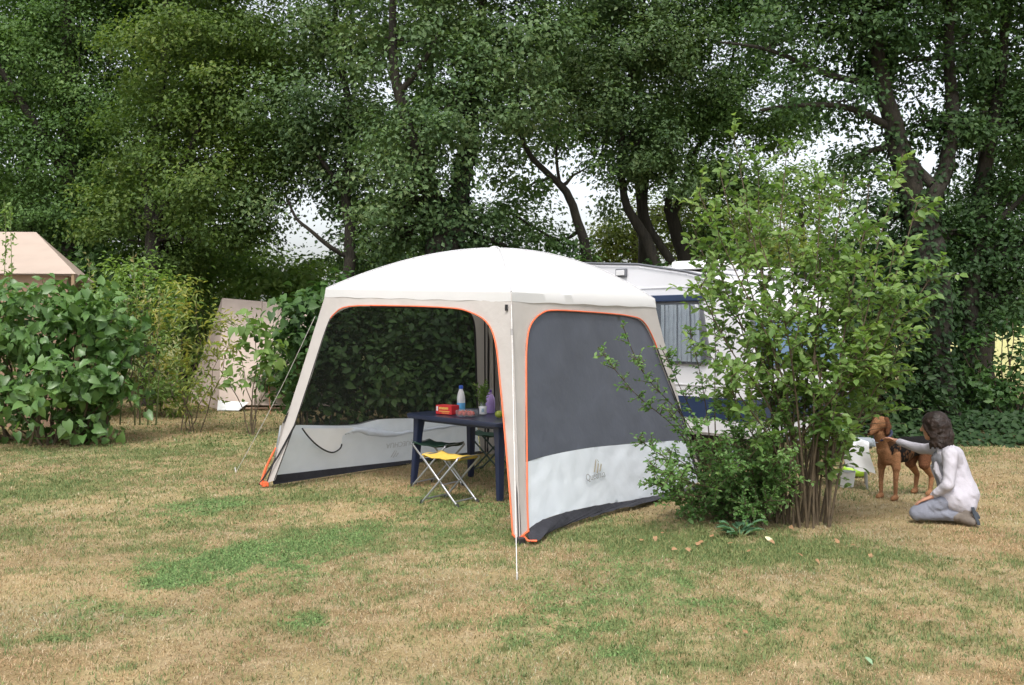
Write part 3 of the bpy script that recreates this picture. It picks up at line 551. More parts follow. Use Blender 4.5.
# the tall shrub in front of the caravan
def shrub_stems(name, label, foot, tips, mat, L, ntw, nlf, twl, tmpl=T_OVAL, aspect=.58, spread=.16, sr=.013, stemmat=STEM, t0=.3, cat='shrub', avoid=()):
    t = thing(name, label, cat, foot); mb = MB(); C = []; N = []; D = []; LL = []
    for tip in tips:
        a = foot + Vector((rnd.uniform(-1.3, 1.3) * spread, rnd.uniform(-1.3, 1.3) * spread, -.02)); tip = Vector(tip); h = tip.z
        m1 = a.lerp(tip, .35) + Vector(((a.x - tip.x) * .12, (a.y - tip.y) * .12, h * .10)); m2 = a.lerp(tip, .7) + Vector((rnd.uniform(-.06, .06), rnd.uniform(-.06, .06), h * .05))
        o, r = resample([(a, sr * rnd.uniform(.8, 1.3)), (m1, sr * .8), (m2, sr * .5), (tip, .003)], 5); mb.tube(o, r, 6)
        for k in range(ntw):
            u = rnd.uniform(t0, 1) * (len(o) - 1); i = min(len(o) - 2, int(u)); p = o[i].lerp(o[i + 1], u - i); ax = (o[i + 1] - o[i]).normalized()
            d = Vector(rdir(1)[0]); d = (d - ax * d.dot(ax)).normalized() * .9 + ax * .55 + Vector((0, 0, .25)); ln = twl * rnd.uniform(.5, 1.2) * (1.1 - .55 * u / len(o))
            q = [p, p + d.normalized() * ln * .5, p + d.normalized() * ln + Vector((0, 0, -.05 * ln))]; mb.tube(q, [.004, .003, .0015], 4, False)
            for j in range(nlf):
                s = (j + .6) / nlf; pp = q[0].lerp(q[1], s * 2) if s < .5 else q[1].lerp(q[2], s * 2 - 1); sd_ = Vector(rdir(1)[0])
                if any(((proj(pp)[0] - ax_) / rx_) ** 2 + ((proj(pp)[1] - ay_) / ry_) ** 2 < 1 for ax_, ay_, rx_, ry_ in avoid): continue
                C.append(pp); D.append(d.normalized() * .7 + sd_ * .9); N.append(Vector((0, 0, .8)) + Vector(rdir(1)[0]) * .7 + Vector((0, -.15, 0))); LL.append(L * rnd.uniform(.6, 1.25))
    mb.build('stems', stemmat, t, True); arr = lambda q: np.array([tuple(v) for v in q]); LL = np.array(LL)
    leaves('foliage', arr(C), arr(N), arr(D), LL, LL * aspect, tmpl, mat, t); return t
foot = G(800, 524)
tips = []
OUT = [(733, 140), (715, 175), (760, 160), (790, 148), (812, 175), (845, 175), (875, 185), (905, 150), (915, 200), (900, 240), (930, 268), (905, 300), (912, 340), (890, 370), (870, 395), (700, 190), (690, 215), (705, 250), (692, 280), (712, 310), (720, 345), (735, 380),
       (740, 200), (780, 200), (820, 215), (860, 225), (760, 240), (800, 255), (840, 265), (870, 280), (735, 290), (780, 300), (820, 310), (855, 330), (760, 345), (800, 360), (840, 375), (865, 350), (838, 425), (842, 446)]
for (px, py) in OUT: tips.append(P(px + rnd.uniform(-6, 6), py + rnd.uniform(-6, 6), 8.0 + rnd.uniform(-.75, .75)))
shrub_stems('tall_shrub', 'tall many stemmed shrub with oval green leaves standing before the caravan', foot, tips, SHRUB, .074, 20, 11, .40, spread=.15, sr=.0095, avoid=[(884, 436, 24, 22)])
foot2 = G(752, 519)
tips = []
for (px, py) in [(665, 470), (690, 450), (715, 440), (740, 430), (765, 425), (680, 490), (700, 475), (725, 465), (750, 455), (780, 450), (690, 505), (710, 495), (735, 485), (760, 478), (785, 470), (700, 420), (725, 410), (770, 500), (775, 440), (785, 482), (798, 470), (782, 502), (655, 480), (672, 455), (745, 505), (720, 510), (662, 492)]:
    tips.append(P(px, py, 7.9 + rnd.uniform(-.45, .45)))
sh = shrub_stems('low_shrub', 'low dense small leaved shrub spreading left from the tall shrub foot', foot2, tips, SMALL, .038, 30, 14, .26, T_OVAL, .62, .14, .007, STEM, .2)
foot3 = G(712, 512)
shrub_stems('rose_briar', 'thin arching briar with tiny leaves reaching across the grey gazebo panel', foot3, [P(598, 347, 7.55), P(622, 324, 7.6), P(640, 440, 7.5), P(652, 465, 7.45), P(705, 270, 8.0), P(660, 345, 7.8), P(668, 410, 7.7), P(690, 330, 7.9)], SMALL, .034, 26, 9, .15, T_OVAL, .6, .04, .006, STEM, .5)
foot4 = G(740, 537)
t = thing('blue_leaf_weed', 'low weed with broad blue green leaves at the foot of the shrub', 'plant', foot4)
n = 26; a = RG.uniform(0, 6.28, n); D = np.stack([np.cos(a), np.sin(a), RG.uniform(.2, 1.0, n)], 1); C = np.array(foot4) + D * np.array([.07, .07, .09]) * RG.uniform(.3, 1.3, (n, 1))
leaves('leaves', C, np.stack([-np.cos(a) * .3, -np.sin(a) * .3, np.ones(n)], 1), D, RG.uniform(.09, .15, n), RG.uniform(.04, .065, n), T_OVAL, BLUEL, t)
mb = MB()
for c in C[::2]: mb.tube([foot4 + Vector((0, 0, -.01)), Vector(c)], [.005, .003], 5)
mb.build('stems', GSTEM, t, True)

# dead leaves on the grass
for k, (px, py, s) in enumerate([(703, 546, .07), (712, 541, .06), (696, 548, .05), (655, 541, .06), (662, 538, .05), (748, 556, .06), (802, 562, .06), (838, 548, .06), (856, 551, .05), (770, 545, .06), (816, 566, .05), (745, 640, .05), (790, 530, .06), (690, 555, .05), (870, 560, .05), (672, 553, .05), (640, 545, .05), (728, 548, .05)]):
    c = G(px, py); c.z = float(hill(np.array([c.x]), np.array([c.y]))[0]) + .03
    o = leaves('dead_leaf', np.zeros((1, 3)), rdir(1) * .5 + np.array([[0, -.3, .9]]), rdir(1), [s * .8], [s * .55], T_HEART, DEADL, None); o.location = c
    tag(o, 'curled brown dead leaf lying on the grass near the shrub', 'dead leaf', 'dead leaves fallen around the shrub')
for px, py, s, m, lab, ca in [(765, 541, .10, 'pale', 'pale cream leaf lying below the low blue green weed', 'leaf'), (865, 664, .055, 'green', 'single fresh green leaf lying on the grass at the lower right', 'leaf')]:
    c = G(px, py); c.z = .035
    o = leaves('fallen_leaf', np.zeros((1, 3)), np.array([[0, -.4, .9]]), np.array([[.3, -.8, .1]]), [s], [s * .45], T_OVAL, paint(m + ' leaf', (.55, .52, .33) if m == 'pale' else (.18, .28, .16), .6), None); o.location = c; tag(o, lab, ca)

# ------------------------------------------------------------------ the gazebo (screen shelter)
BEIGE = paint('beige tent cloth', (.51, .48, .455), .75, .05, 3, .35, 9, transl=.22, spec=.2)
WHITE_ROOF = paint('white roof cloth', (.80, .80, .80), .7, .02, 3, .15, 6, transl=.38, spec=.2)
WHITE_PANEL = paint('white panel cloth', (.77, .82, .89), .6, .03, 4, .35, 8, transl=.34, spec=.3)
GREY_SCREEN = paint('dark grey screen', (.066, .073, .095), .45, .12, 2.5, .45, 5, spec=.4)
SKIRT = paint('black ground skirt', (.020, .020, .027), .7, .3, 8, .6, 14)
ORANGE = paint('orange piping', (.78, .15, .055), .6, .1, 10)
POLE = paint('dark pole', (.025, .025, .028), .4, .1, 10)
BLACKTAPE = paint('black tape', (.015, .015, .018), .6, .1, 10)
ROPE = paint('pale rope', (.62, .60, .58), .8, .15, 40)
PRINT = paint('grey print', (.27, .28, .29), .7, .05, 30)
FAINT = paint('faint print', (.56, .59, .63), .7, .05, 30)
def screenmat():
    m, nt, b = nodes('see through mosquito mesh')
    b.inputs['Base Color'].default_value = (.020, .023, .023, 1); b.inputs['Roughness'].default_value = .8; b.inputs['Specular IOR Level'].default_value = .2
    t = node(nt, 'ShaderNodeBsdfTransparent'); t.inputs['Color'].default_value = (1, 1, 1, 1)
    mx = node(nt, 'ShaderNodeMixShader'); mx.inputs[0].default_value = .74
    nt.links.new(b.outputs[0], mx.inputs[2]); nt.links.new(t.outputs[0], mx.inputs[1]); nt.links.new(mx.outputs[0], nt.nodes['Material Output'].inputs['Surface'])
    return m
MESH = screenmat()

CF, CL, CR, CB = G(520, 545), G(265, 487), G(700, 484), G(488, 452)
CC = (CF + CL + CR + CB) / 4
def eave(c, z, k=.75): v = CC + (c - CC) * k; return Vector((v.x, v.y, z))
EF, EL, ER, EB = eave(CF, 1.862, .745), eave(CL, 1.958, .727), eave(CR, 1.855, .775), eave(CB, 1.945, .76)
gz = thing('gazebo', 'large beige and white screened gazebo with orange piping pitched on the lawn', 'gazebo', (CC.x, CC.y, 0))
ctr = CC + Vector((0, 0, 1.0))
class Face:
    def __init__(s, A, B, A2, B2, name):
        s.A, s.B, s.A2, s.B2 = A, B, A2, B2
        n = (B - A).cross(A2 - A).normalized(); mid = (A + B + A2 + B2) / 4
        s.n = n if n.dot(mid - ctr) > 0 else -n; s.W = ((B - A).length + (B2 - A2).length) / 2; s.H = ((A2 - A).length + (B2 - B).length) / 2
        s.bulge = 0.0
    def S(s, a, b, off=0.0):
        p = s.A.lerp(s.B, a).lerp(s.A2.lerp(s.B2, a), b)
        k = max(0, min(1, a)); j = max(0, min(1, b))
        return p + s.n * (off - s.bulge * math.sin(math.pi * k) * math.sin(math.pi * j))
    def inv(s, px, py):
        a, b = .5, .5
        for _ in range(25):
            f = proj(s.S(a, b)); e = 1e-4; fa = proj(s.S(a + e, b)); fb = proj(s.S(a, b + e))
            J = np.array([[(fa[0] - f[0]) / e, (fb[0] - f[0]) / e], [(fa[1] - f[1]) / e, (fb[1] - f[1]) / e]])
            d = np.linalg.solve(J, np.array([px - f[0], py - f[1]])); a += float(np.clip(d[0], -.4, .4)); b += float(np.clip(d[1], -.4, .4))
        return a, b
    def cloth(s, name, outer, holes, mat, parent, off=0.0, step=.07, wr=.004, seed=0, fold=0.0):
        """a fabric piece: outline and holes in (a, b), filled with a fine mesh and slightly rippled"""
        outs = [[(a * s.W, b * s.H) for a, b in densify(o, s)] for o in [outer] + list(holes)]
        pts = []; edges = []
        for o in outs:
            n0 = len(pts); pts += o; edges += [(n0 + i, n0 + (i + 1) % len(o)) for i in range(len(o))]
        xs_ = [p[0] for p in outs[0]]; ys_ = [p[1] for p in outs[0]]
        x = min(xs_)
        while x < max(xs_):
            y = min(ys_)
            while y < max(ys_):
                q = (x + rnd.uniform(-.2, .2) * step, y + rnd.uniform(-.2, .2) * step)
                if inside(q, outs[0]) and not any(inside(q, h) for h in outs[1:]): pts.append(q)
                y += step
            x += step
        vs, es, fs, *_ = delaunay_2d_cdt([Vector(p) for p in pts], edges, [], 0, 1e-5)
        keep = []
        for f in fs:
            c = (sum(vs[i].x for i in f) / len(f), sum(vs[i].y for i in f) / len(f))
            if inside(c, outs[0]) and not any(inside(c, h) for h in outs[1:]): keep.append(tuple(f))
        A = np.array([(v.x, v.y) for v in vs]); rg = lambda p, q, sd: 1 - np.abs(2 * fbm(p, q, sd, 2) - 1)
        nz = fold * (rg(A[:, 0] * 2.0 + A[:, 1] * 2.6, A[:, 1] * 5.5 - A[:, 0] * 2.4, 75 + seed) - .6 + .5 * rg(A[:, 0] * 3.5 - A[:, 1] * 5, A[:, 1] * 3 + A[:, 0] * 2, 76 + seed)) + (fbm(A[:, 0] * 3 + A[:, 1] * 1.2, A[:, 1] * 1.6, 70 + seed, 3) - .5) * 2 * wr + (fbm(A[:, 0] * 9 + A[:, 1] * 6, A[:, 1] * 4, 71 + seed, 2) - .5) * wr
        V = np.array([tuple(s.S(u / s.W, v / s.H, off + k)) for (u, v), k in zip(A, nz)])
        return np_mesh(name, V, np.array(keep), None, mat, parent, True)
    def line(s, name, path, r, mat, parent, off=.008, closed=False):
        path = densify(path, s, closed); mb = MB(); mb.tube([s.S(a, b, off) for a, b in (path + [path[0]] if closed else path)], r, 6); return mb.build(name, mat, parent, True)
def densify(o, s, closed=True, step=.06):
    out = []; n = len(o)
    for i in range(n if closed else n - 1):
        p, q = o[i], o[(i + 1) % n]; L = math.hypot((q[0] - p[0]) * s.W, (q[1] - p[1]) * s.H); k = max(1, int(L / step))
        out += [(p[0] + (q[0] - p[0]) * j / k, p[1] + (q[1] - p[1]) * j / k) for j in range(k)]
    if not closed: out.append(o[-1])
    return out
def inside(p, poly):
    x, y = p; c = False; n = len(poly)
    for i in range(n):
        x1, y1 = poly[i]; x2, y2 = poly[i - 1]
        if (y1 > y) != (y2 > y) and x < (x2 - x1) * (y - y1) / (y2 - y1) + x1: c = not c
    return c
def smooth2(pts, k=4):
    o, r = resample([(Vector((a, b, 0)), 0) for a, b in pts], k); return [(v.x, v.y) for v in o]

FL, FR, LB, BR = Face(CL, CF, EL, EF, 'l'), Face(CF, CR, EF, ER, 'r'), Face(CL, CB, EL, EB, 'lb'), Face(CB, CR, EB, ER, 'br')
FR.bulge = .05; LB.bulge = -.02
px = lambda f, pts: [f.inv(*p) for p in pts]

# front left side: open doorway in a beige surround
op = smooth2(px(FL, [(275, 480), (294, 428), (310, 380), (327, 328), (335, 314), (350, 306.5), (400, 306), (450, 308), (470, 312), (487, 322), (496, 342), (501, 385), (506, 440), (511, 500), (513.5, 534)]), 4)
opx = [(op[0][0], .0)] + op + [(op[-1][0] + .003, .0)]
surround = [(0, 0), (op[0][0] * .8, 0)] + op + [(op[-1][0], .012), (1, .012), (1, 1), (0, 1)]
surround = [(0.0, .02), op[0]] + op[1:] + [(1, .012), (1, 1), (0, 1)]
FL.cloth('front_panel', surround, [], BEIGE, gz, wr=.006, seed=1)
pip = FL.line('orange_piping', op[14:], .0062, ORANGE, gz)
FL.line('dark_edging', op[:16], .005, BLACKTAPE, gz)
# front right side: grey screen over a white panel, black skirt on the ground
win = smooth2(px(FR, [(527.5, 531), (526.5, 500), (526, 440), (525.5, 380), (526, 345), (530, 325), (541, 313.5), (556, 310.5), (600, 313), (628, 316), (642, 321), (652, 337), (662, 364), (675, 398), (688, 432), (698, 462), (704, 484)]), 4)
bot = smooth2(px(FR, [(704, 484), (690, 487.5), (650, 497), (610, 503.5), (575, 510), (548, 518), (535, 525), (527.5, 531)]), 4)
FR.cloth('side_panel', [(0, .012), win[0]] + win[1:] + [(1, .0), (1, 1), (0, 1)], [], BEIGE, gz, wr=.006, seed=2)
FR.line('orange_piping', win[:win.index(min(win, key=lambda q: abs(q[0] - win[46][0]) + abs(q[1] - win[46][1]))) + 1], .0065, ORANGE, gz)
FR.line('dark_edging', win[46:], .007, BLACKTAPE, gz)
div = smooth2(px(FR, [(526.8, 462), (545, 456.5), (570, 451), (600, 446.5), (640, 443), (665, 441), (691, 440)]), 4)
iL = min(range(len(win)), key=lambda i: abs(win[i][1] - div[0][1]) + 10 * (i > len(win) // 2)); iR = min(range(len(win)), key=lambda i: abs(win[i][1] - div[-1][1]) + 10 * (i < len(win) // 2))
FR.cloth('grey_screen', win[iL:iR + 1] + div[::-1], [], GREY_SCREEN, gz, off=-.012, wr=.006, seed=3)
FR.cloth('white_panel', div + win[iR + 1:] + bot[1:-1] + win[1:iL], [], WHITE_PANEL, gz, off=-.016, wr=.010, step=.03, seed=4, fold=.010)
def skirt(face, top, ground_px, name, off=-.01, jag=.018):
    """black strip from the lower edge of a panel down onto the grass"""
    n = len(top); gp = resample([(G(*q), 0) for q in ground_px], 6)[0]; vs = []; fs = []
    for i in range(n):
        u = i / (n - 1) * (len(gp) - 1); j = min(len(gp) - 2, int(u)); g0 = gp[j].lerp(gp[j + 1], u - j); t0 = face.S(*top[i], off)
        g0 = g0 + Vector((0, rnd.uniform(-jag, jag), .035 + rnd.uniform(0, .012)))
        for k in range(5):
            s = k / 4; p = t0.lerp(g0, s); p.z = t0.z * (1 - s) ** 1.6 + g0.z * (1 - (1 - s) ** 1.6) + rnd.uniform(-.004, .006); vs.append(p)
    for i in range(n - 1):
        for k in range(4): fs.append((i * 5 + k, i * 5 + k + 1, (i + 1) * 5 + k + 1, (i + 1) * 5 + k))
    mb = MB(); mb.add(vs, fs); return mb.build(name, SKIRT, gz, True)
bb = densify(bot[::-1], FR, False, .05)
skirt(FR, bb, [(530, 547), (540, 545), (550, 537), (575, 527), (605, 518), (650, 506), (706, 491)], 'ground_skirt')
mb = MB(); mb.tube([G(522, 541) + Vector((0, 0, .05)), G(528, 547) + Vector((0, 0, .045)), G(537, 547) + Vector((0, 0, .045))], .008, 6); mb.build('corner_strap', ORANGE, gz, True)
mb = MB(); mb.tube([FL.S(op[-1][0], op[-1][1], .01), CF.lerp(EF, .018) + FL.n * .03, FR.S(win[0][0], win[0][1], .01)], .009, 6); mb.build('hem_piping', ORANGE, gz, True)

# back left side: mosquito mesh above a slack white panel
wt = smooth2(px(LB, [(281, 426), (300, 425), (350, 425.5), (372, 421), (385, 419), (430, 418), (477, 417)]), 4)
lo = smooth2(px(LB, [(273, 478), (300, 475), (330, 471.5), (370, 467), (405, 463), (450, 457), (481, 453)]), 4)
mo = smooth2(px(LB, [(281, 426), (300, 384), (318, 345), (328, 322), (345, 309), (370, 306.5), (450, 308), (466, 311), (473, 322), (475, 350), (476, 390), (477, 417)]), 4)
LB.cloth('mesh_screen', mo + wt[::-1][1:-1], [], MESH, gz, wr=.004, seed=5, step=.12)
LB.cloth('white_panel', wt + lo[::-1], [], WHITE_PANEL, gz, wr=.010, step=.035, seed=6, fold=.035)
hole = [lo[0], wt[0]] + mo[1:-1] + [wt[-1], lo[-1]]
LB.cloth('back_panel', [(0, 0)] + hole + [(1, 0), (1, 1), (0, 1)], [], BEIGE, gz, wr=.006, seed=7)
LB.line('dark_edging', mo[20:], .012, BLACKTAPE, gz, off=-.01)
lo2 = densify(lo, LB, False, .05); mb = MB(); vs = []
for a, b in lo2: vs += [LB.S(a, b + .012, .012), LB.S(a, max(b * .45, .002), -.02), LB.S(a, 0, -.05) + Vector((0, 0, .03))]
mb.add(vs, [(i * 3 + k, i * 3 + k + 1, i * 3 + k + 4, i * 3 + k + 3) for i in range(len(lo2) - 1) for k in range(2)]); mb.build('ground_skirt', SKIRT, gz, True)
# the slack flap folded over at the left of that panel, and the rolled fold beside it
fl = smooth2(px(LB, [(297, 426), (303, 434), (311, 442), (320, 448), (328, 450), (335, 446), (337, 440), (338, 434), (345, 429), (350, 426)]), 4)
LB.cloth('folded_flap', fl, [], paint('flap lining', (.84, .86, .90), .6, .03, 5, .2, 9), gz, off=-.075, wr=.008, step=.03, seed=8)
LB.line('flap_edging', fl[:24], .008, BLACKTAPE, gz, off=-.082)
rl = smooth2(px(LB, [(342, 432), (352, 428), (368, 431), (385, 433), (405, 431), (440, 426), (475, 421)]), 5)
mb = MB(); mb.tube([LB.S(a, b, -.055) + Vector((0, 0, rnd.uniform(-.008, .008))) for a, b in rl], [.012 + .02 * math.sin(math.pi * min(1, i / len(rl) * 1.6)) + .01 * rnd.random() for i in range(len(rl))], 8); mb.build('slack_fold', WHITE_PANEL, gz, True)
# back right side: open, its curtain tied up at the back corner
o2 = [(.14, .0), (.14, .5), (.15, .8), (.18, .88), (.25, .905), (.75, .905), (.84, .88), (.88, .8), (.91, .5), (.93, .0)]
BR.cloth('back_panel', [(0, 0)] + smooth2(o2, 3) + [(1, 0), (1, 1), (0, 1)], [], BEIGE, gz, wr=.006, seed=9)
BR.line('orange_piping', smooth2(o2, 3), .008, ORANGE, gz, off=-.01)
mb = MB()
for k, (a, r) in enumerate([(.05, .055), (.11, .045), (.17, .035)]):
    pts = [BR.S(a + .015 * math.sin(3 * b + k), b, -.06 - .02 * k) for b in [i / 14 * .93 for i in range(15)]]
    mb.tube(pts, [r * (1 + .25 * math.sin(i * 1.7 + k)) for i in range(15)], 9)
mb.build('tied_curtain', BEIGE, gz, True)
mb = MB()
for a, o in ((.085, -.12), (.145, -.1), (.03, -.13), (.2, -.05)): mb.tube([BR.S(a, b, o) for b in (.0, .3, .6, .9)], .009, 6)
mb.build('curtain_cord', BLACKTAPE, gz, True)

# roof: four taut faces between two arched poles
NR = 40; vs = []; fs = []
def roofpt(u, v, k=1.0, lift=0.0):
    a, b = (u * k + 1) / 2, (v * k + 1) / 2
    p = EL.lerp(EF, a).lerp(EB.lerp(ER, a), b); r = max(abs(u), abs(v)); q = min(abs(u), abs(v)) / max(r, 1e-6)
    top = 2.362
    h = 1 - r ** 2.0
    h -= (1 - q) * .05 * math.sin(math.pi * min(1, r)) * .6
    z = p.z + (top - p.z) * h
    return Vector((p.x, p.y, z + lift))
for i in range(NR + 1):
    for j in range(NR + 1): vs.append(roofpt(-1 + 2 * i / NR, -1 + 2 * j / NR, 1.010, .006 * (float(fbm(i * .35, j * .35, 88)) - .5)))
for i in range(NR):
    for j in range(NR): fs.append((i * (NR + 1) + j, (i + 1) * (NR + 1) + j, (i + 1) * (NR + 1) + j + 1, i * (NR + 1) + j + 1))
ring = [(i, 0) for i in range(NR)] + [(NR, j) for j in range(NR)] + [(NR - i, NR) for i in range(NR)] + [(0, NR - j) for j in range(NR)]
n0 = len(vs)
for i, j in ring:
    p = vs[i * (NR + 1) + j]; d = Vector((p.x - CC.x, p.y - CC.y, 0)).normalized(); vs.append(p + d * .012 + Vector((0, 0, -.078 - .004 * math.sin(i * .9 + j * .7))))
m = len(ring)
for k in range(m):
    i, j = ring[k]; i2, j2 = ring[(k + 1) % m]; fs.append((i * (NR + 1) + j, i2 * (NR + 1) + j2, n0 + (k + 1) % m, n0 + k))
mb = MB(); mb.add(vs, fs); rf = mb.build('roof', WHITE_ROOF, gz, True)
mb = MB(); c = roofpt(0, 0); mb.ball(c + Vector((0, 0, -.005)), (.06, .06, .03)); mb.build('roof_cap', WHITE_ROOF, gz, True)
for s in (1, -1):
    mb = MB(); mb.tube([roofpt(t, s * t, 1.008, .004) for t in [-1 + 2 * i / 30 for i in range(31)]], .006, 6); mb.build('roof_seam', paint('grey seam', (.5, .5, .52), .7), gz, True)
# frame: four sloping legs with feet, two arched poles under the roof
for c, e, sg in ((CF, EF, 1), (CL, EL, 1), (CR, ER, 1), (CB, EB, 1)):
    inn = (CC - c).normalized() * .035; mb = MB(); mb.tube([c + inn * .3, c + inn + (e - c) * .5, e + inn * .9], .013, 8); lg = mb.build('leg_pole', POLE, gz, True)
    mb = MB(); mb.box(c + Vector((0, 0, .03)), (.06, .06, .05), .6, bevel=.008); mb.build('foot', ORANGE if c is CL else POLE, lg)
for s in (1, -1):
    mb = MB(); mb.tube([roofpt(t, s * t, .97, -.03) for t in [-1 + 2 * i / 24 for i in range(25)]], .011, 6); mb.build('roof_pole', POLE, gz, True)
mb = MB(); o, r = resample([(CL + Vector((-.03, -.02, .03)), .02), (CL.lerp(EL, .10) + Vector((-.045, -.02, 0)), .014), (CL.lerp(EL, .2) + Vector((-.012, -.02, 0)), .008)], 4); mb.tube(o, r, 6); mb.build('corner_strap', ORANGE, gz, True)
mb = MB(); mb.tube([CL + FL.n * .03 + Vector((-.03, 0, .02)), FL.S(*FL.inv(280, 456), .02), FL.S(*FL.inv(296, 424), .006)], .010, 6); mb.build('dark_edging', POLE, gz, True)
# front corner seam tape and guy ropes with runners
mb = MB(); n_ = (FL.n + FR.n).normalized(); mb.tube([EF + n_ * .012 + Vector((0, 0, .0)), EF.lerp(CF, .5) + n_ * .012, CF.lerp(EF, .03) + n_ * .012], .004, 6); mb.build('corner_seam', BEIGE, gz, True)
def guy(e, g, fr, name='guy_rope'):
    mb = MB(); g = g + Vector((0, 0, .0)); pts = [e.lerp(g, i / 12) + Vector((0, 0, -.05 * math.sin(math.pi * i / 12))) for i in range(13)]; mb.tube(pts, .0033, 5); r = mb.build(name, ROPE, gz, True)
    p = e.lerp(g, fr); p.z -= .03; d = (g - e).normalized(); mb = MB(); mb.tube([p - d * .03, p + d * .03], .008, 6); mb.build('rope_runner', BLACKTAPE, r)
    mb = MB(); mb.tube([g + Vector((0, 0, -.03)), g + Vector((0, 0, .05)) - Vector((d.x, d.y, 0)) * -.03], .006, 6); mb.build('tent_peg', ROPE, r)
guy(EF + (EF - CC).normalized() * .03 + Vector((0, 0, -.09)), G(517, 580), .12)
guy(EL.lerp(CL, .14) + Vector((-.03, -.03, 0)), G(236, 472), .45)
guy(EB.lerp(CB, .1), CB + (CB - CC).normalized() * 1.0, .4)
for f, a in ((FL, .985), ):
    mb = MB(); mb.box(f.S(a, .93, .02), (.02, .02, .05), .5, bevel=.004); mb.build('toggle', BLACKTAPE, gz)
# printed emblem and maker's word on the white panels
def word(txt, face, a, b, size, mat, name, mirror=False, off=.012, flip=False):
    cu = bpy.data.curves.new('lettering', 'FONT'); cu.body = txt; cu.size = size; cu.align_x = 'CENTER'; cu.extrude = .0008
    o = bpy.data.objects.new('lettering', cu); SC.collection.objects.link(o); dg = bpy.context.evaluated_depsgraph_get()
    me = bpy.data.meshes.new_from_object(o.evaluated_get(dg)); bpy.data.objects.remove(o)
    mb = MB(); vs = []
    for v in me.vertices:
        x = -v.co.x if mirror else v.co.x; y = v.co.y * (-1 if flip else 1); vs.append(face.S(a + x / face.W, b + y / face.H, off + v.co.z))
    mb.add(vs, [tuple(p.vertices) for p in me.polygons]); return mb.build(name, mat, gz)
def emblem(face, a, b, s, mat, off=.012, flip=1):
    mb = MB(); st = [[(-.5, -.5), (-.36, -.5), (.0, .45), (-.06, .6)], [(-.22, -.62), (-.08, -.62), (.2, .12), (.12, .28)], [(.1, -.55), (.22, -.55), (.5, .0), (.42, .14)], [(.06, .62), (.14, .5), (.24, .3), (.18, .28)]]
    for q in st: mb.prism(q, off, off + .002, lambda x, y, w: face.S(a + x * 1.6 * s / face.W, b + flip * y * s / face.H, w))
    return mb.build('printed_emblem', mat, gz)
a, b = FR.inv(595, 479); word('Quechua', FR, a, b, .085, PRINT, 'printed_word')
a, b = FR.inv(596, 466); emblem(FR, a, b, .095, paint('brown print', (.33, .30, .24), .7, .05, 30))
a, b = LB.inv(399, 441); word('QUECHUA', LB, a, b, .085, FAINT, 'printed_word', True, -.03, True)
a, b = LB.inv(393, 453); emblem(LB, a, b, .07, FAINT, -.03)

# ------------------------------------------------------------------ caravan
CWHITE = paint('caravan white', (.66, .66, .69), .35, .04, 2, .06, 25)
CBLUE = paint('caravan blue', (.020, .036, .085), .35, .1, 3)
CTRIM = paint('grey trim', (.12, .125, .14), .45, .1, 8)
RUBBER = paint('black rubber', (.02, .02, .02), .7, .15, 10)
STEEL = paint('zinc steel', (.42, .43, .45), .38, .12, 12, metal=.8)
CURTAIN = paint('net curtain', (.78, .80, .84), .8, .08, 12, transl=.3)
def glassmat(name, col, t=.35, rough=.05):
    m, nt, b = nodes(name); b.inputs['Base Color'].default_value = (*col, 1); b.inputs['Roughness'].default_value = rough
    tr = node(nt, 'ShaderNodeBsdfTransparent'); tr.inputs['Color'].default_value = (.90, .93, .95, 1); mx = node(nt, 'ShaderNodeMixShader'); mx.inputs[0].default_value = t
    nt.links.new(b.outputs[0], mx.inputs[1]); nt.links.new(tr.outputs[0], mx.inputs[2]); nt.links.new(mx.outputs[0], nt.nodes['Material Output'].inputs['Surface']); return m
GLASS = glassmat('tinted acrylic window', (.15, .165, .185), .80)
CO = Vector((-.22, 13.76, 0)); CS = Vector((.66, -.75, 0)).normalized(); CWd = Vector((.75, .66, 0)).normalized()
cv = lambda s, w, z: CO + CS * s + CWd * w + Vector((0, 0, z))
cc = cv(1.7, 1.0, 0)
car = thing('caravan', 'white touring caravan with a dark blue stripe parked behind the gazebo and shrub', 'caravan', cc)
prof = [(-.22, .38), (4.14, .38), (4.16, .80), (4.12, 1.25), (3.98, 1.92), (3.84, 2.05), (3.6, 2.13), (3.3, 2.20), (2.6, 2.31), (1.6, 2.37), (.6, 2.36), (.05, 2.28), (-.2, 2.1), (-.3, 1.2)]
mb = MB(); mb.prism(prof, 0, 2.05, lambda s, z, w: cv(s, w, z)); body = mb.build('body', CWHITE, car, False, bevel=.03)
inner = lambda pts, o, w0, w1: None
mb = MB(); n = len(prof)
top = [(3.98, 1.92), (3.84, 2.05), (3.6, 2.13), (3.3, 2.20), (2.6, 2.31), (1.6, 2.37), (.6, 2.36), (.05, 2.28)]
mb.tube([cv(s, -.012, z + .005) for s, z in top], .017, 6); mb.tube([cv(s, 2.06, z + .005) for s, z in top], .017, 6); mb.build('awning_rail', CTRIM, car, True)
mb = MB(); mb.prism([(-.25, .565), (4.165, .565), (4.168, .80), (-.27, .80)], -.006, .006, lambda s, z, w: cv(s, w, z)); mb.prism([(-.006, .565), (2.056, .565), (2.056, .80), (-.006, .80)], 4.155, 4.172, lambda w, z, s: cv(s, w, z)); mb.build('blue_stripe', CBLUE, car)
mb = MB()
for z in (.93, 2.03): mb.box(cv(1.9, -.003, z), (4.0 if z < 1 else 3.6, .012, .012), math.atan2(CS.y, CS.x))
mb.build('body_moulding', CWHITE, car)
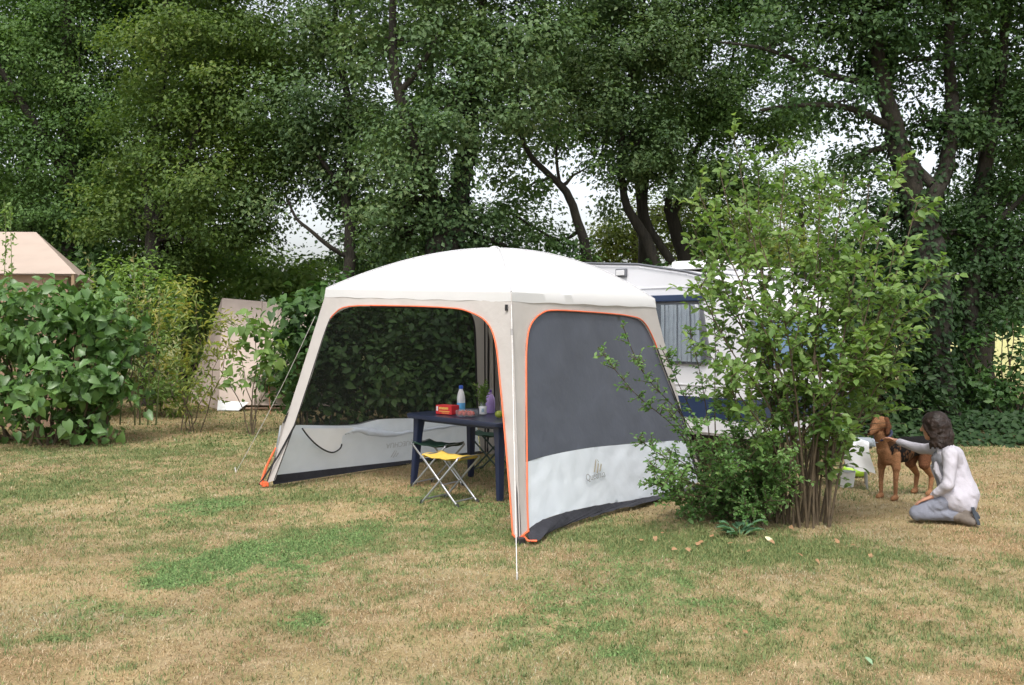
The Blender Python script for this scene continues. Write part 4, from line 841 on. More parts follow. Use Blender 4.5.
# side window: frame, curtains, pane, dark blue rail above
wp = [(2.35, 1.16), (3.60, 1.16), (3.66, 1.22), (3.55, 1.78), (3.47, 1.86), (2.35, 1.86)]
mb = MB(); mb.prism(wp, -.02, .012, lambda s, z, w: cv(s, w, z)); wf = mb.build('side_window', CTRIM, car)
cx, cz = 3.0, 1.51; sm = [(cx + (s - cx) * .95, cz + (z - cz) * .93) for s, z in wp]
vs = []; fs = []; K = 60
for i in range(K + 1):
    s = 2.42 + (3.52 - 2.42) * i / K; wv = -.028 - .010 * math.sin(i * 1.9) - .006 * math.sin(i * .7)
    zt = 1.83; zb = 1.19; vs += [cv(s, wv, zt), cv(s + .02 * (s > 3.3), wv - .002, zb)]
for i in range(K):
    if not 22 < i < 30: fs.append((2 * i, 2 * i + 1, 2 * i + 3, 2 * i + 2))
mb = MB(); mb.add(vs, fs); mb.build('curtain', CURTAIN, wf, True)
mb = MB(); mb.prism(sm, -.062, -.054, lambda s, z, w: cv(s, w, z)); mb.build('pane', GLASS, wf)
mb = MB(); mb.box(cv(2.88, -.03, 1.905), (1.36, .05, .075), math.atan2(CS.y, CS.x), bevel=.01); mb.build('window_rail', CBLUE, car)
# front window, awning lamp, roof hatch, chassis, wheel, drawbar
ft = lambda w, z, o: cv(4.16 - max(0, z - .8) * .125 + max(0, -(z - 1.25)) * .0 + o, w, z)
fw = [(.18, 1.12), (1.86, 1.12), (1.86, 1.68), (.18, 1.68)]
mb = MB(); mb.prism(fw, -.05, .02, lambda w, z, o: ft(w, z, o)); f2 = mb.build('front_window', CTRIM, car)
mb = MB(); mb.prism([(.22, 1.16), (1.82, 1.16), (1.82, 1.64), (.22, 1.64)], .022, .028, lambda w, z, o: ft(w, z, o)); mb.build('pane', paint('blue tinted pane', (.10, .17, .28), .08, .1, 2), f2)
mb = MB(); mb.box(cv(2.34, -.02, 2.225), (.17, .035, .10), math.atan2(CS.y, CS.x), bevel=.012); al = mb.build('awning_lamp', CTRIM, car)
mb = MB(); mb.box(cv(2.34, -.04, 2.225), (.13, .02, .066), math.atan2(CS.y, CS.x), bevel=.008); mb.build('lens', paint('clear lens', (.62, .62, .63), .15, .03, 10), al)
mb = MB(); mb.box(cv(3.15, .55, 2.30), (.62, .5, .10), math.atan2(CS.y, CS.x), bevel=.03); mb.build('roof_hatch', paint('hatch white', (.78, .78, .78), .4, .02, 4), car)
mb = MB(); mb.box(cv(3.4, 1.4, 2.24), (.5, .45, .09), math.atan2(CS.y, CS.x), bevel=.03); mb.build('roof_hatch', CWHITE, car)
mb = MB(); mb.box(cv(1.95, 1.0, .33), (4.1, 1.3, .10), math.atan2(CS.y, CS.x)); mb.build('chassis', RUBBER, car)
for w in (.06, 1.99):
    ax = cv(1.7, w, .30); mb = MB(); R90 = Matrix.Translation(ax) @ Matrix.Rotation(math.atan2(CS.y, CS.x), 4, 'Z') @ Matrix.Rotation(math.pi / 2, 4, 'X')
    q = MB(); q.lathe((0, 0, 0), [(.17, -.08), (.28, -.085), (.30, -.05), (.30, .05), (.28, .085), (.17, .08)], 28, False); mb.add([R90 @ v for v in q.v], q.f); ty = mb.build('tyre', RUBBER, car, True)
    mb = MB(); q = MB(); q.lathe((0, 0, 0), [(.02, -.05), (.10, -.06), (.17, -.03), (.175, .03), (.02, .03)], 24); mb.add([R90 @ v for v in q.v], q.f); mb.build('rim', STEEL, ty, True)
for s in (.0, 3.7):
    for w in (.25, 1.8): mb = MB(); mb.tube([cv(s, w, .36), cv(s + .12, w, .02)], .018, 6); mb.tube([cv(s + .06, w, .02), cv(s + .18, w, .02)], .03, 6); mb.build('corner_steady', STEEL, car, True)
hx = cv(4.98, 1.02, .31)
mb = MB(); mb.tube([cv(4.1, .45, .36), cv(4.8, .98, .31), hx], .035, 8); mb.tube([cv(4.1, 1.6, .36), cv(4.8, 1.06, .31), hx], .035, 8); mb.build('drawbar', CTRIM, car, True)
mb = MB(); mb.box(cv(4.94, 1.02, .345), (.26, .13, .08), math.atan2(CS.y, CS.x), bevel=.025); mb.build('hitch_cover', paint('grey hitch', (.24, .27, .31), .5, .1, 6), car)
jw = cv(4.84, .94, 0); mb = MB(); mb.tube([jw + Vector((0, 0, .14)), jw + Vector((0, 0, .50))], .024, 8); mb.tube([jw + Vector((0, 0, .50)), jw + Vector((.10, -.03, .51))], .009, 6); j = mb.build('jockey_post', RUBBER, car, True)
q = MB(); q.lathe((0, 0, 0), [(.02, -.035), (.10, -.035), (.115, -.02), (.115, .02), (.10, .035), (.02, .035)], 20); mb = MB(); R9 = Matrix.Translation(jw + Vector((0, 0, .115))) @ Matrix.Rotation(.3, 4, 'Z') @ Matrix.Rotation(math.pi / 2, 4, 'X'); mb.add([R9 @ v for v in q.v], q.f); mb.build('jockey_wheel', RUBBER, j, True)

# camp table with white things and a green bottle in front of the caravan
WPLAST = paint('white plastic', (.76, .77, .78), .4, .03, 8)
tb = G(842, 488); tb.z = 0
ct = thing('camp_table', 'low folding camp table with thin legs half hidden behind the tall shrub', 'table', tb)
mb = MB(); mb.box(tb + Vector((0, .1, .46)), (.62, .42, .025), -.3, bevel=.006); mb.build('tabletop', paint('grey laminate', (.30, .33, .36), .5, .1, 6), ct)
for sx in (-.26, .26):
    for sy in (-.16, .16): v = Matrix.Rotation(-.3, 4, 'Z') @ Vector((sx, sy, 0)); mb = MB(); mb.tube([tb + v + Vector((0, .1, 0)), tb + v * .92 + Vector((0, .1, .45))], .011, 6); mb.build('leg', STEEL, ct, True)
def cloth_sheet(name, label, cat, fn, nu, nv, mat, loc):
    vs = [Vector(fn(i / nu, j / nv)) for i in range(nu + 1) for j in range(nv + 1)]; fs = [(i * (nv + 1) + j, (i + 1) * (nv + 1) + j, (i + 1) * (nv + 1) + j + 1, i * (nv + 1) + j + 1) for i in range(nu) for j in range(nv)]
    mb = MB(); mb.add(vs, fs); o = mb.build(name, mat, None, True); tag(o, label, cat); return o
def hang(u, v):
    a = tb + Vector((-.06 + .24 * u, .0 - .1 * u, 0)); z = .478 + .008 * math.sin(u * 9)
    if v > .4: return (a.x + .015 * math.sin(v * 8) + .05 * (v - .4), a.y - .14 - .02 * math.sin(u * 7) - .05 * (v - .4), z - (v - .4) * .42 - .08 * u * (v - .4))
    return (a.x, a.y + .12 - v * .65, z)
cloth_sheet('dish_towel', 'white cloth hanging over the front edge of the camp table', 'cloth', hang, 16, 16, WPLAST, tb)
c = tb + Vector((.05, .12, .485)); g_ = thing('green_bottle', 'small bright green bottle with a white cap standing on the camp table', 'bottle', c)
mb = MB(); mb.lathe(c, [(.03, 0), (.034, .01), (.034, .09), (.028, .12), (.014, .135)], 18); mb.build('body', paint('green plastic', (.02, .38, .16), .35, .05, 9), g_, True)
mb = MB(); mb.lathe(c + Vector((0, 0, .136)), [(.016, 0), (.016, .03), (.012, .035)], 14); mb.build('cap', WPLAST, g_, True)
c = tb + Vector((-.14, .1, .474)); g_ = thing('white_bowl', 'stack of white bowls and cups on the camp table behind the leaves', 'tableware', c)
mb = MB(); mb.lathe(c, [(.04, 0), (.07, .03), (.095, .07), (.085, .07), (.06, .035), (.02, .015)], 22); mb.build('bowl', WPLAST, g_, True)
mb = MB(); mb.lathe(c + Vector((.15, -.06, 0)), [(.03, 0), (.036, .09), (.032, .09), (.028, .01)], 18); mb.build('cup', WPLAST, g_, True)
c = G(858, 478) + Vector((0, .1, 0)); g_ = thing('lime_bag', 'lime green bag lying on the ground beneath the camp table', 'bag', c)
mb = MB(); bm = bmesh.new(); bmesh.ops.create_icosphere(bm, subdivisions=3, radius=1); bm.verts.index_update()
vs = [c + Vector((v.co.x * .13, v.co.y * .10, .07 + v.co.z * .07 + .02 * v.co.x * math.sin(6 * v.co.y))) for v in bm.verts]; mb.add(vs, [[v.index for v in f.verts] for f in bm.faces]); bm.free(); mb.build('sack', paint('lime cloth', (.36, .62, .06), .6, .1, 12, .4, 20), g_, True)
mb = MB(); mb.tube([c + Vector((-.06, -.02, .12)), c + Vector((-.03, -.02, .18)), c + Vector((.03, -.02, .18)), c + Vector((.06, -.02, .12))], .008, 6); mb.build('handle', paint('lime strap', (.28, .5, .05), .6), g_, True)
c = G(846, 487); g_ = thing('white_bucket', 'small white bucket standing on the grass behind the shrub stems', 'bucket', c)
mb = MB(); mb.lathe(c, [(.07, 0), (.09, .15), (.097, .155), (.09, .155), (.066, .02)], 22); mb.build('body', WPLAST, g_, True)
mb = MB(); mb.tube([c + Vector((.09 * math.cos(t), .09 * math.sin(t) * .3, .15 + .07 * math.sin(t))) for t in [math.pi * i / 10 for i in range(11)]], .003, 5); mb.build('handle', STEEL, g_, True)

# ------------------------------------------------------------------ other tents
CANVAS = paint('beige canvas', (.48, .39, .33), .85, .07, 2, .3, 6, transl=.15, spec=.15)
PINKC = paint('pinkish canvas', (.62, .51, .45), .85, .06, 2, .3, 5, transl=.15, spec=.15)
BROWNC = paint('brown canvas', (.30, .20, .14), .85, .1, 3)
def quadgrid(mb, a, b, c, d, n=10, sag=.03):
    """a b c d corners; slightly slack cloth"""
    a, b, c, d = map(Vector, (a, b, c, d)); nn = (b - a).cross(d - a).normalized(); vs = []
    for i in range(n + 1):
        for j in range(n + 1):
            u, v = i / n, j / n; vs.append(a.lerp(b, u).lerp(d.lerp(c, u), v) - Vector((0, 0, 1)) * sag * math.sin(math.pi * u) * math.sin(math.pi * v) + nn * .015 * (float(fbm(u * 4, v * 4, 91)) - .5))
    mb.add(vs, [(i * (n + 1) + j, (i + 1) * (n + 1) + j, (i + 1) * (n + 1) + j + 1, i * (n + 1) + j + 1) for i in range(n) for j in range(n)])
Y1, Y2, Y3 = 15.6, 17.3, 19.0
r1, r2 = P(36, 232, Y2), P(-190, 230, Y2 - .6); e1, e2 = P(76, 274, Y1), P(-230, 271, Y1 - .6); b1 = P(95, 270, Y3); b1.z = e1.z; b2 = P(-190, 270, Y3); b2.z = e2.z
t = thing('safari_tent', 'beige canvas tent with a hipped roof behind the large leaf shrub', 'tent', (e1.x - 1.5, Y2, 0))
mb = MB(); quadgrid(mb, e2, e1, r1, r2); quadgrid(mb, e1, b1, r1, r1); quadgrid(mb, b1, b2, r2, r1); quadgrid(mb, b2, e2, r2, r2); mb.build('roof', CANVAS, t, True)
mb = MB()
def low(v, k=.06): q = Vector((r1.x - 1.5, Y2, 0)); w = Vector((v.x, v.y, 0)); w = w + (q - w) * k; return w
for p, q in ((e2, e1), (e1, b1), (b1, b2)):
    pa, qa = low(p), low(q); quadgrid(mb, pa, qa, Vector((qa.x, qa.y, q.z - .02)), Vector((pa.x, pa.y, p.z - .02)), 8, 0)
mb.build('wall', BROWNC, t, True)
for p in (e1, e2): l = low(p, .02); mb = MB(); mb.tube([l, Vector((l.x, l.y, p.z))], .03, 8); mb.build('pole', paint('wood pole', (.3, .2, .12), .7), t, True)
# ridge tent
B1, B2 = G(219, 411), G(186, 401); A1 = P(222, 298, (B1.y + B2.y) / 2); A2 = A1 + Vector((2.6, .1, -.22)); F2 = B1 + Vector((2.5, .35, 0)); K2 = B2 + Vector((3.3, .3, 0))
t = thing('ridge_tent', 'pale pinkish canvas ridge tent with a white mud flap, partly behind the sapling', 'tent', ((B1 + F2) / 2))
mb = MB(); quadgrid(mb, B1 + Vector((0, 0, .12)), F2 + Vector((0, 0, .05)), A2, A1, 12, .05); quadgrid(mb, B2, K2, A2, A1, 8, .04); quadgrid(mb, F2, K2, A2, A2, 6, 0); mb.build('roof', PINKC, t, True)
for u in (.3, .62):
    q0 = (B1 + Vector((0, 0, .12))).lerp(F2 + Vector((0, 0, .05)), u); q1 = A1.lerp(A2, u); mb = MB(); mb.tube([q0.lerp(q1, i / 8) + Vector((0, -.006, -.05 * math.sin(math.pi * u) * math.sin(math.pi * i / 8) + .012)) for i in range(9)], .012, 5); mb.build('seam', PINKC, t, True)
mb = MB(); quadgrid(mb, B1 + Vector((.02, .02, .02)), B2, A1, A1, 8, .02); mb.build('end_wall', PINKC, t, True)
mb = MB(); quadgrid(mb, B1 + Vector((.42, -.22, .03)), B1 + Vector((-.02, -.06, .02)), B1 + Vector((-.02, .01, .20)), B1 + Vector((.55, .02, .16)), 6, .02); mb.build('mud_flap', WPLAST, t, True)
mb = MB(); mb.tube([B1 + Vector((.5, -.03, .05)), F2 + Vector((0, 0, .03))], .02, 6); mb.build('bottom_hem', BROWNC, t, True)
mb = MB(); mb.tube([B1 + Vector((1.1, -.6, 0)), B1 + Vector((.85, .25, .7))], .008, 5); mb.build('guy_rope', paint('rust rope', (.3, .12, .05), .7), t, True)

# ------------------------------------------------------------------ table, stools and what stands on the table
NAVY = paint('navy plastic', (.016, .024, .058), .38, .1, 4, .05, 40)
TZ = .72
t0 = Vector((-.98, 10.0, 0)); tx = Vector((.96, -1.02, 0)).normalized(); ty_ = Vector((-tx.y, tx.x, 0)); TL, TW = 1.42, .92
tc = t0 + tx * (TL / 2 - .08) + ty_ * (TW / 2 - .08)
tp = lambda u, v, z: tc + tx * u + ty_ * v + Vector((0, 0, z))
table = thing('garden_table', 'dark navy plastic garden table standing inside the gazebo', 'table', tc)
mb = MB(); out = []; n = 10
for cx_, cy_, a0 in ((TL / 2 - .1, TW / 2 - .1, 0), (-TL / 2 + .1, TW / 2 - .1, 90), (-TL / 2 + .1, -TW / 2 + .1, 180), (TL / 2 - .1, -TW / 2 + .1, 270)):
    for i in range(n): a = math.radians(a0 + 90 * i / (n - 1)); out.append((cx_ + .1 * math.cos(a), cy_ + .1 * math.sin(a)))
bul = lambda u, v: (u * (1 + .025 * math.cos(v / TW * math.pi)), v * (1 + .03 * math.cos(u / TL * math.pi)))
vs = []; fs = []
rings = [(.0, TZ - .045, .985), (0, TZ - .012, 1.0), (0, TZ - .002, .993), (0, TZ, .98), (0, TZ - .004, .95)]
for _, z, k in rings: vs += [tp(*[q * k for q in bul(u, v)], z) for u, v in out]
m = len(out)
for r in range(len(rings) - 1): fs += [(r * m + i, r * m + (i + 1) % m, (r + 1) * m + (i + 1) % m, (r + 1) * m + i) for i in range(m)]
fs += [tuple((len(rings) - 1) * m + i for i in range(m)), tuple(range(m))]
mb.add(vs, fs); mb.build('tabletop', NAVY, table, True)
for su in (-1, 1):
    for sv in (-1, 1):
        mb = MB(); a = math.atan2(tx.y, tx.x); top = tp(su * (TL / 2 - .12), sv * (TW / 2 - .12), TZ - .03); bt = tp(su * (TL / 2 - .07), sv * (TW / 2 - .08), 0)
        vs = []
        for p, w in ((bt, .026), (bt.lerp(top, .75), .036), (top, .046)):
            for dx, dy in ((-1, -1), (1, -1), (1, 1), (-1, 1)): vs.append(p + tx * dx * w + ty_ * dy * w)
        fs = [(0, 3, 2, 1), (8, 9, 10, 11)] + [(r * 4 + i, r * 4 + (i + 1) % 4, r * 4 + 4 + (i + 1) % 4, r * 4 + 4 + i) for r in range(2) for i in range(4)]
        mb.add(vs, fs); mb.build('leg', NAVY, table, bevel=.006)
mb = MB()
for sv in (-1, 1): mb.box(tp(0, sv * (TW / 2 - .13), TZ - .055), (TL - .3, .02, .05), math.atan2(tx.y, tx.x))
for su in (-1, 1): mb.box(tp(su * (TL / 2 - .13), 0, TZ - .055), (.02, TW - .3, .05), math.atan2(tx.y, tx.x))
mb.build('apron', NAVY, table)

def stool(label, loc, rz, seatmat, tube, group='folding stools around the garden table'):
    t = thing('folding_stool', label, 'stool', loc, group, rz); hx_, hy, h = .20, .17, .43
    for k, (s, y) in enumerate(((1, hy), (-1, hy - .022))):
        mb = MB(); a = [(-s * hx_, 0), (s * hx_, h)]
        mb.tube([Vector((a[0][0], -y, 0)), Vector((a[1][0], -y, h - .02)), Vector((a[1][0], -y + .02, h)), Vector((a[1][0], y - .02, h)), Vector((a[1][0], y, h - .02)), Vector((a[0][0], y, 0))], .0095, 8, True)
        mb.tube([Vector((a[0][0] * .8, -y, h * .1)), Vector((a[0][0] * .8, y, h * .1))], .007, 6); o = mb.build('leg_frame', tube, t, True, world=False)
        for yy in (-y, y): q = MB(); q.tube([Vector((a[0][0] * 1.02, yy, .0)), Vector((a[0][0] * .94, yy, .03))], .013, 8); q.build('foot', RUBBER, o, True, world=False)
    mb = MB(); vs = []; n = 14
    for i in range(n + 1):
        for j in range(9):
            u = -1 + 2 * i / n; v = -1 + 2 * j / 8; z = h + .010 - .055 * (1 - u * u) * (1 - .35 * abs(v)) + .014 * v * v * (1 - abs(u)) + .004 * math.sin(9 * u + 4 * v)
            vs.append(Vector((u * (hx_ + .014), v * (hy - .025), z)))
    fs = [(i * 9 + j, (i + 1) * 9 + j, (i + 1) * 9 + j + 1, i * 9 + j + 1) for i in range(n) for j in range(8)]
    for sgn, base in ((-1, 0), (1, n * 9)):
        k = len(vs); vs += [vs[base + j] + Vector((-sgn * .02, 0, -.035)) for j in range(9)]; fs += [(base + j, base + j + 1, k + j + 1, k + j) for j in range(8)]
    mb.add(vs, fs); o = mb.build('seat', seatmat, t, True, world=False)
    so = o.modifiers.new('thick', 'SOLIDIFY'); so.thickness = .006
    return t
YEL = paint('yellow canvas', (.62, .42, .07), .7, .06, 8, .2, 30); DGR = paint('dark green canvas', (.016, .055, .035), .7, .1, 8)
stool('folding stool with a yellow canvas seat and steel legs before the table', (-.555, 9.0, 0), -.60, YEL, STEEL)
stool('dark green folding stool standing just behind the yellow stool at the left table leg', (-.735, 9.95, 0), -.55, DGR, STEEL)
stool('dark green folding stool at the right, beyond the far side of the table', (-.22, 10.85, 0), -.35, DGR, paint('dark green tube', (.03, .06, .05), .4, .1, 9))

on = lambda px_, Y: Vector(((px_ - 512) / FPX * Y, Y, TZ + .001))
c = on(461, 10.15); t = thing('milk_bottle', 'white plastic milk bottle with a blue cap on the garden table', 'bottle', c)
mb = MB(); mb.lathe(c, [(.036, 0), (.041, .008), (.041, .13), (.040, .15), (.030, .195), (.020, .222), (.018, .235)], 24); mb.build('body', WPLAST, t, True)
mb = MB(); mb.lathe(c + Vector((0, 0, .02)), [(.0415, 0), (.042, .002), (.042, .068), (.0415, .07)], 24, False); mb.build('label', paint('sky blue label', (.12, .42, .72), .5, .15, 30), t, True)
mb = MB(); mb.lathe(c + Vector((0, 0, .232)), [(.021, 0), (.021, .03), (.018, .034)], 20); mb.build('cap', paint('blue cap', (.02, .10, .55), .4), t, True)
c = on(447.5, 9.88); t = thing('biscuit_box', 'small red cardboard food box lying on the garden table', 'box', c); ra = -.62
mb = MB(); mb.box(c + Vector((0, 0, .045)), (.20, .12, .088), ra, bevel=.003); mb.build('carton', paint('red card', (.62, .025, .03), .5, .05, 10), t)
Rb = Matrix.Translation(c) @ Matrix.Rotation(ra, 4, 'Z')
mb = MB(); mb.box((0, -.0612, .060), (.115, .001, .022), M=Rb); mb.box((.01, -.0612, .030), (.13, .001, .010), M=Rb); mb.box((.02, -.0612, .014), (.09, .001, .006), M=Rb); mb.build('yellow_print', paint('yellow print', (.8, .42, .10), .5, .2, 60), t)
mb = MB(); mb.box((-.082, -.0613, .055), (.022, .0012, .045), M=Rb); mb.build('white_print', WPLAST, t)
c = on(467, 9.62); t = thing('fruit_tub', 'clear plastic tub of red strawberries on the garden table', 'tub', c)
CLEAR = glassmat('clear plastic', (.8, .78, .78), .84, .12)
mb = MB(); mb.prism([(-.088, -.058), (.088, -.058), (.088, .058), (-.088, .058)], 0, 1, lambda x, y, w: c + Matrix.Rotation(-.35, 3, 'Z') @ Vector((x * (1 + .08 * w), y * (1 + .08 * w), .003 + .062 * w))); mb.build('tub', CLEAR, t, bevel=.006)
RED = paint('strawberry', (.55, .06, .035), .4, .3, 40)
mb = MB()
for k in range(26): mb.ball(c + Matrix.Rotation(-.35, 3, 'Z') @ Vector((rnd.uniform(-.068, .068), rnd.uniform(-.04, .04), rnd.uniform(.02, .042))), (.017, .016, .018), 6)
o = mb.build('strawberries', RED, t, True); o['kind'] = 'stuff'
c = on(483, 9.75); t = thing('flower_jar', 'small glass jar with a white label holding cut green stems', 'jar', c)
mb = MB(); mb.lathe(c, [(.030, 0), (.035, .006), (.036, .085), (.026, .105), (.026, .12), (.031, .125)], 20); mb.build('jar', glassmat('jar glass', (.35, .40, .38), .55, .08), t, True)
mb = MB(); mb.lathe(c + Vector((0, 0, .012)), [(.0365, 0), (.0372, .002), (.0375, .075), (.0368, .077)], 20, False); jl = mb.build('label', WPLAST, t, True)
mb = MB(); mb.box(c + Vector((0, -.0383, .05)), (.026, .001, .035), bevel=0); mb.build('label_print', paint('blue grey print', (.30, .40, .48), .6, .4, 90), jl)
mb = MB(); C = []
for k in range(16):
    e = c + Vector((rnd.uniform(-.07, .07), rnd.uniform(-.07, .07), rnd.uniform(.22, .34))); w = wander(c + Vector((0, 0, .02)), e, 4, .05); mb.tube(w, .002, 4)
    for q in range(14): u = rnd.uniform(1.2, 4); i = min(3, int(u)); C.append(tuple(w[i].lerp(w[i + 1], u - i)))
mb.build('stems', GSTEM, t, True); C = np.array(C); n = len(C); leaves('leaves', C, rdir(n), rdir(n) + np.array([0, 0, .9]), RG.uniform(.03, .07, n), RG.uniform(.008, .016, n), T_RHOMB, SHRUB, t)
c = on(490, 10.0); t = thing('purple_bottle', 'tall purple bottle on the garden table beside the jar of stems', 'bottle', c)
mb = MB(); mb.lathe(c, [(.045, 0), (.050, .01), (.052, .10), (.047, .15), (.032, .18), (.018, .195), (.017, .21)], 22); mb.build('body', paint('lilac plastic', (.46, .32, .68), .35, .12, 14), t, True)
mb = MB(); mb.lathe(c + Vector((0, 0, .208)), [(.02, 0), (.02, .022), (.016, .026)], 16); mb.build('cap', paint('dark violet cap', (.13, .06, .3), .4), t, True)
c = on(499.5, 9.45); t = thing('lime', 'yellow green lime fruit at the right end of the garden table', 'fruit', c)
mb = MB(); mb.ball(c + Vector((0, 0, .036)), (.045, .038, .036)); mb.build('fruit', paint('lime skin', (.28, .33, .04), .45, .15, 30, .1, 90), t, True)
mb = MB(); mb.ball(c + Vector((.045, 0, .038)), (.006, .006, .006), 6); mb.build('stalk', STEM, t, True)

# ------------------------------------------------------------------ dog and woman: one continuous skin each, grown from joints
def flesh(name, prims, voxel, smooth, mat, parent, cols=None, fix=None, off=0.0, puff=None):
    """prims: (p1, r1, p2, r2, key[, squash]).  Joined by a voxel remesh into one surface, colour by nearest joint"""
    mb = MB()
    for q in prims:
        a, ra, b, rb = Vector(q[0]), q[1] + off, Vector(q[2]), q[3] + off
        d = (b - a); L = max(d.length, 1e-4); d = d / L if d.length > 1e-6 else Vector((0, 0, 1))
        pts = []; rr = []
        for k in range(5): t = math.pi / 2 * (1 - k / 4); pts.append(a - d * ra * math.sin(t)); rr.append(max(ra * math.cos(t), ra * .04))
        for k in range(1, 5): t = math.pi / 2 * k / 4; pts.append(b + d * rb * math.sin(t)); rr.append(max(rb * math.cos(t), rb * .04))
        mb.tube(pts, rr, 14)
    me = bpy.data.meshes.new('tmp'); me.from_pydata([tuple(v) for v in mb.v], [], mb.f); me.update()
    o = bpy.data.objects.new('tmp', me); SC.collection.objects.link(o)
    r = o.modifiers.new('r', 'REMESH'); r.mode = 'VOXEL'; r.voxel_size = voxel
    s = o.modifiers.new('s', 'SMOOTH'); s.iterations = smooth; s.factor = .5
    dg = bpy.context.evaluated_depsgraph_get(); m2 = bpy.data.meshes.new_from_object(o.evaluated_get(dg)); bpy.data.objects.remove(o)
    n = len(m2.vertices); V = np.zeros(n * 3, np.float32); m2.vertices.foreach_get('co', V); V = V.reshape(-1, 3)
    best = np.full(n, 1e9); key = np.zeros(n, int); keys = sorted(set(q[4] for q in prims))
    for q in prims:
        a = np.array(q[0]); b = np.array(q[2]); ab = b - a; t = np.clip(((V - a) @ ab) / max(ab @ ab, 1e-9), 0, 1)
        d = np.linalg.norm(V - (a + t[:, None] * ab), axis=1) - (q[1] + (q[3] - q[1]) * t); k = d < best; best[k] = d[k]; key[k] = keys.index(q[4])
    C = np.array([cols[k] for k in keys])[key] if cols else None
    if puff is not None: V = puff(V)
    if fix is not None: C = fix(V, C)
    tri = []; qd = []
    for p in m2.polygons: (tri if len(p.vertices) == 3 else qd).append(tuple(p.vertices))
    bpy.data.meshes.remove(m2)
    return np_mesh(name, V, np.array(tri) if tri else None, np.array(qd) if qd else None, mat, parent, True, C)

# --- dog: tan hound with a black saddle, standing, head turned to the camera's left
DC = Vector((3.635, 9.28, 0)); hd = Vector((-.84, -.54, 0)).normalized(); dl = Vector((-hd.y, hd.x, 0)); 
dp = lambda x, y, z: DC + hd * x + dl * y + Vector((0, 0, z))
TAN, BLK, DTAN = (.27, .135, .068), (.010, .009, .009), (.13, .057, .03)
pr = []
def D(p1, r1, p2, r2, k): pr.append((dp(*p1), r1, dp(*p2), r2, k))
D((.20, 0, .46), .104, (.02, 0, .455), .100, 'b'); D((.20, 0, .42), .094, (.02, 0, .41), .088, 'c'); D((.02, 0, .455), .108, (-.26, 0, .475), .085, 'b'); D((.0, 0, .42), .085, (-.2, 0, .45), .06, 'c')
D((.265, 0, .44), .070, (.24, 0, .38), .068, 't'); D((.30, 0, .46), .06, (.27, 0, .40), .06, 't')
D((.24, 0, .52), .076, (.33, .01, .63), .055, 'n'); D((.31, .0, .50), .055, (.37, .01, .61), .05, 't')
H0 = (.37, .015, .70); hv = (Vector((-.80, -.60, -.12))).normalized()
hp = lambda f, u, s: dp(*H0) + hv * f + Vector((0, 0, 1)) * u + hv.cross(Vector((0, 0, 1))).normalized() * s
def Hh(a, r1, b, r2, k): pr.append((hp(*a), r1, hp(*b), r2, k))
Hh((-.02, .01, 0), .064, (.035, .005, 0), .052, 't'); pr.append((dp(.35, .01, .66), .055, hp(-.02, 0, 0), .055, 'd'))
Hh((.05, -.022, 0), .036, (.150, -.048, 0), .024, 't'); Hh((.162, -.036, 0), .015, (.168, -.038, 0), .013, 'k'); Hh((.06, -.046, 0), .024, (.13, -.064, 0), .016, 'd')
for s in (-1, 1):
    Hh((-.025, .045, s * .055), .024, (-.02, -.02, s * .082), .026, 'd'); Hh((-.02, -.02, s * .082), .026, (.0, -.075, s * .078), .016, 'd')
    Hh((.042, .026, s * .030), .0095, (.046, .026, s * .033), .009, 'k')
    y = .078 * s
    D((.21, y * .7, .42), .056, (.215, y, .30), .040, 't'); D((.215, y, .30), .032, (.225, y, .16), .022, 't'); D((.225, y, .16), .022, (.225, y, .05), .018, 't'); D((.225, y, .032), .028, (.265, y, .024), .024, 't')
    D((-.25, y * .75, .44), .080, (-.20, y * .95, .30), .052, 'b' if 0 else 'h'); D((-.20, y * .95, .30), .046, (-.31, y, .185), .027, 't'); D((-.31, y, .185), .026, (-.285, y, .05), .019, 't'); D((-.285, y, .032), .027, (-.245, y, .024), .023, 't')
D((-.33, 0, .50), .035, (-.40, 0, .58), .024, 'b'); D((-.40, 0, .58), .024, (-.42, 0, .70), .012, 'b')
cols = {'b': BLK, 'c': BLK, 't': TAN, 'n': (.07, .035, .018), 'd': DTAN, 'k': (.008, .008, .008), 'h': DTAN}
def dogfix(V, C):
    z = V[:, 2]; q = V - np.array(DC); x = q @ np.array(hd)
    top_ = (C[:, 0] < .14) & (z > .46) & (x < -.05) & (x > -.4); C[top_] = BLK
    low_ = (C[:, 0] < .03) & (C[:, 0] > .012) & (z < .405 + .05 * (x < -.1) - .02 * fbm(V[:, 0] * 30, V[:, 1] * 30, 5)); C[low_] = TAN
    ed_ = (C[:, 0] < .03) & (fbm(V[:, 0] * 45, V[:, 2] * 45 + V[:, 1] * 30, 15, 2) > .60) & (z < .50); C[ed_] = C[ed_] * .4 + np.array(TAN) * .4
    n = fbm(V[:, 0] * 40 + V[:, 2] * 25, V[:, 1] * 40 + V[:, 2] * 60, 9, 3)[:, None]
    return C * (.75 + .5 * n)
dog = thing('dog', 'tan hound with a black saddle standing to be patted by the kneeling woman', 'dog', DC)
FUR = tintmat('short fur', .85, 0, .35, 120, .1, .6)
flesh('body', pr, .0075, 4, FUR, dog, cols, dogfix)
mb = MB(); c0 = dp(.315, .012, .60); ax = Vector((hd.x * .55, hd.y * .55, .8)).normalized(); u = ax.orthogonal().normalized(); w = ax.cross(u)
mb.tube([c0 + (u * math.cos(a) + w * math.sin(a)) * .078 for a in [2 * math.pi * i / 24 for i in range(25)]], .012, 6, False); mb.build('collar', paint('navy collar', (.02, .025, .07), .5), dog, True)
mb = MB(); tg = dp(.385, .0, .535); mb.lathe(tg, [(.016, -.003), (.016, .003)], 14); mb.build('tag', STEEL, dog, True)

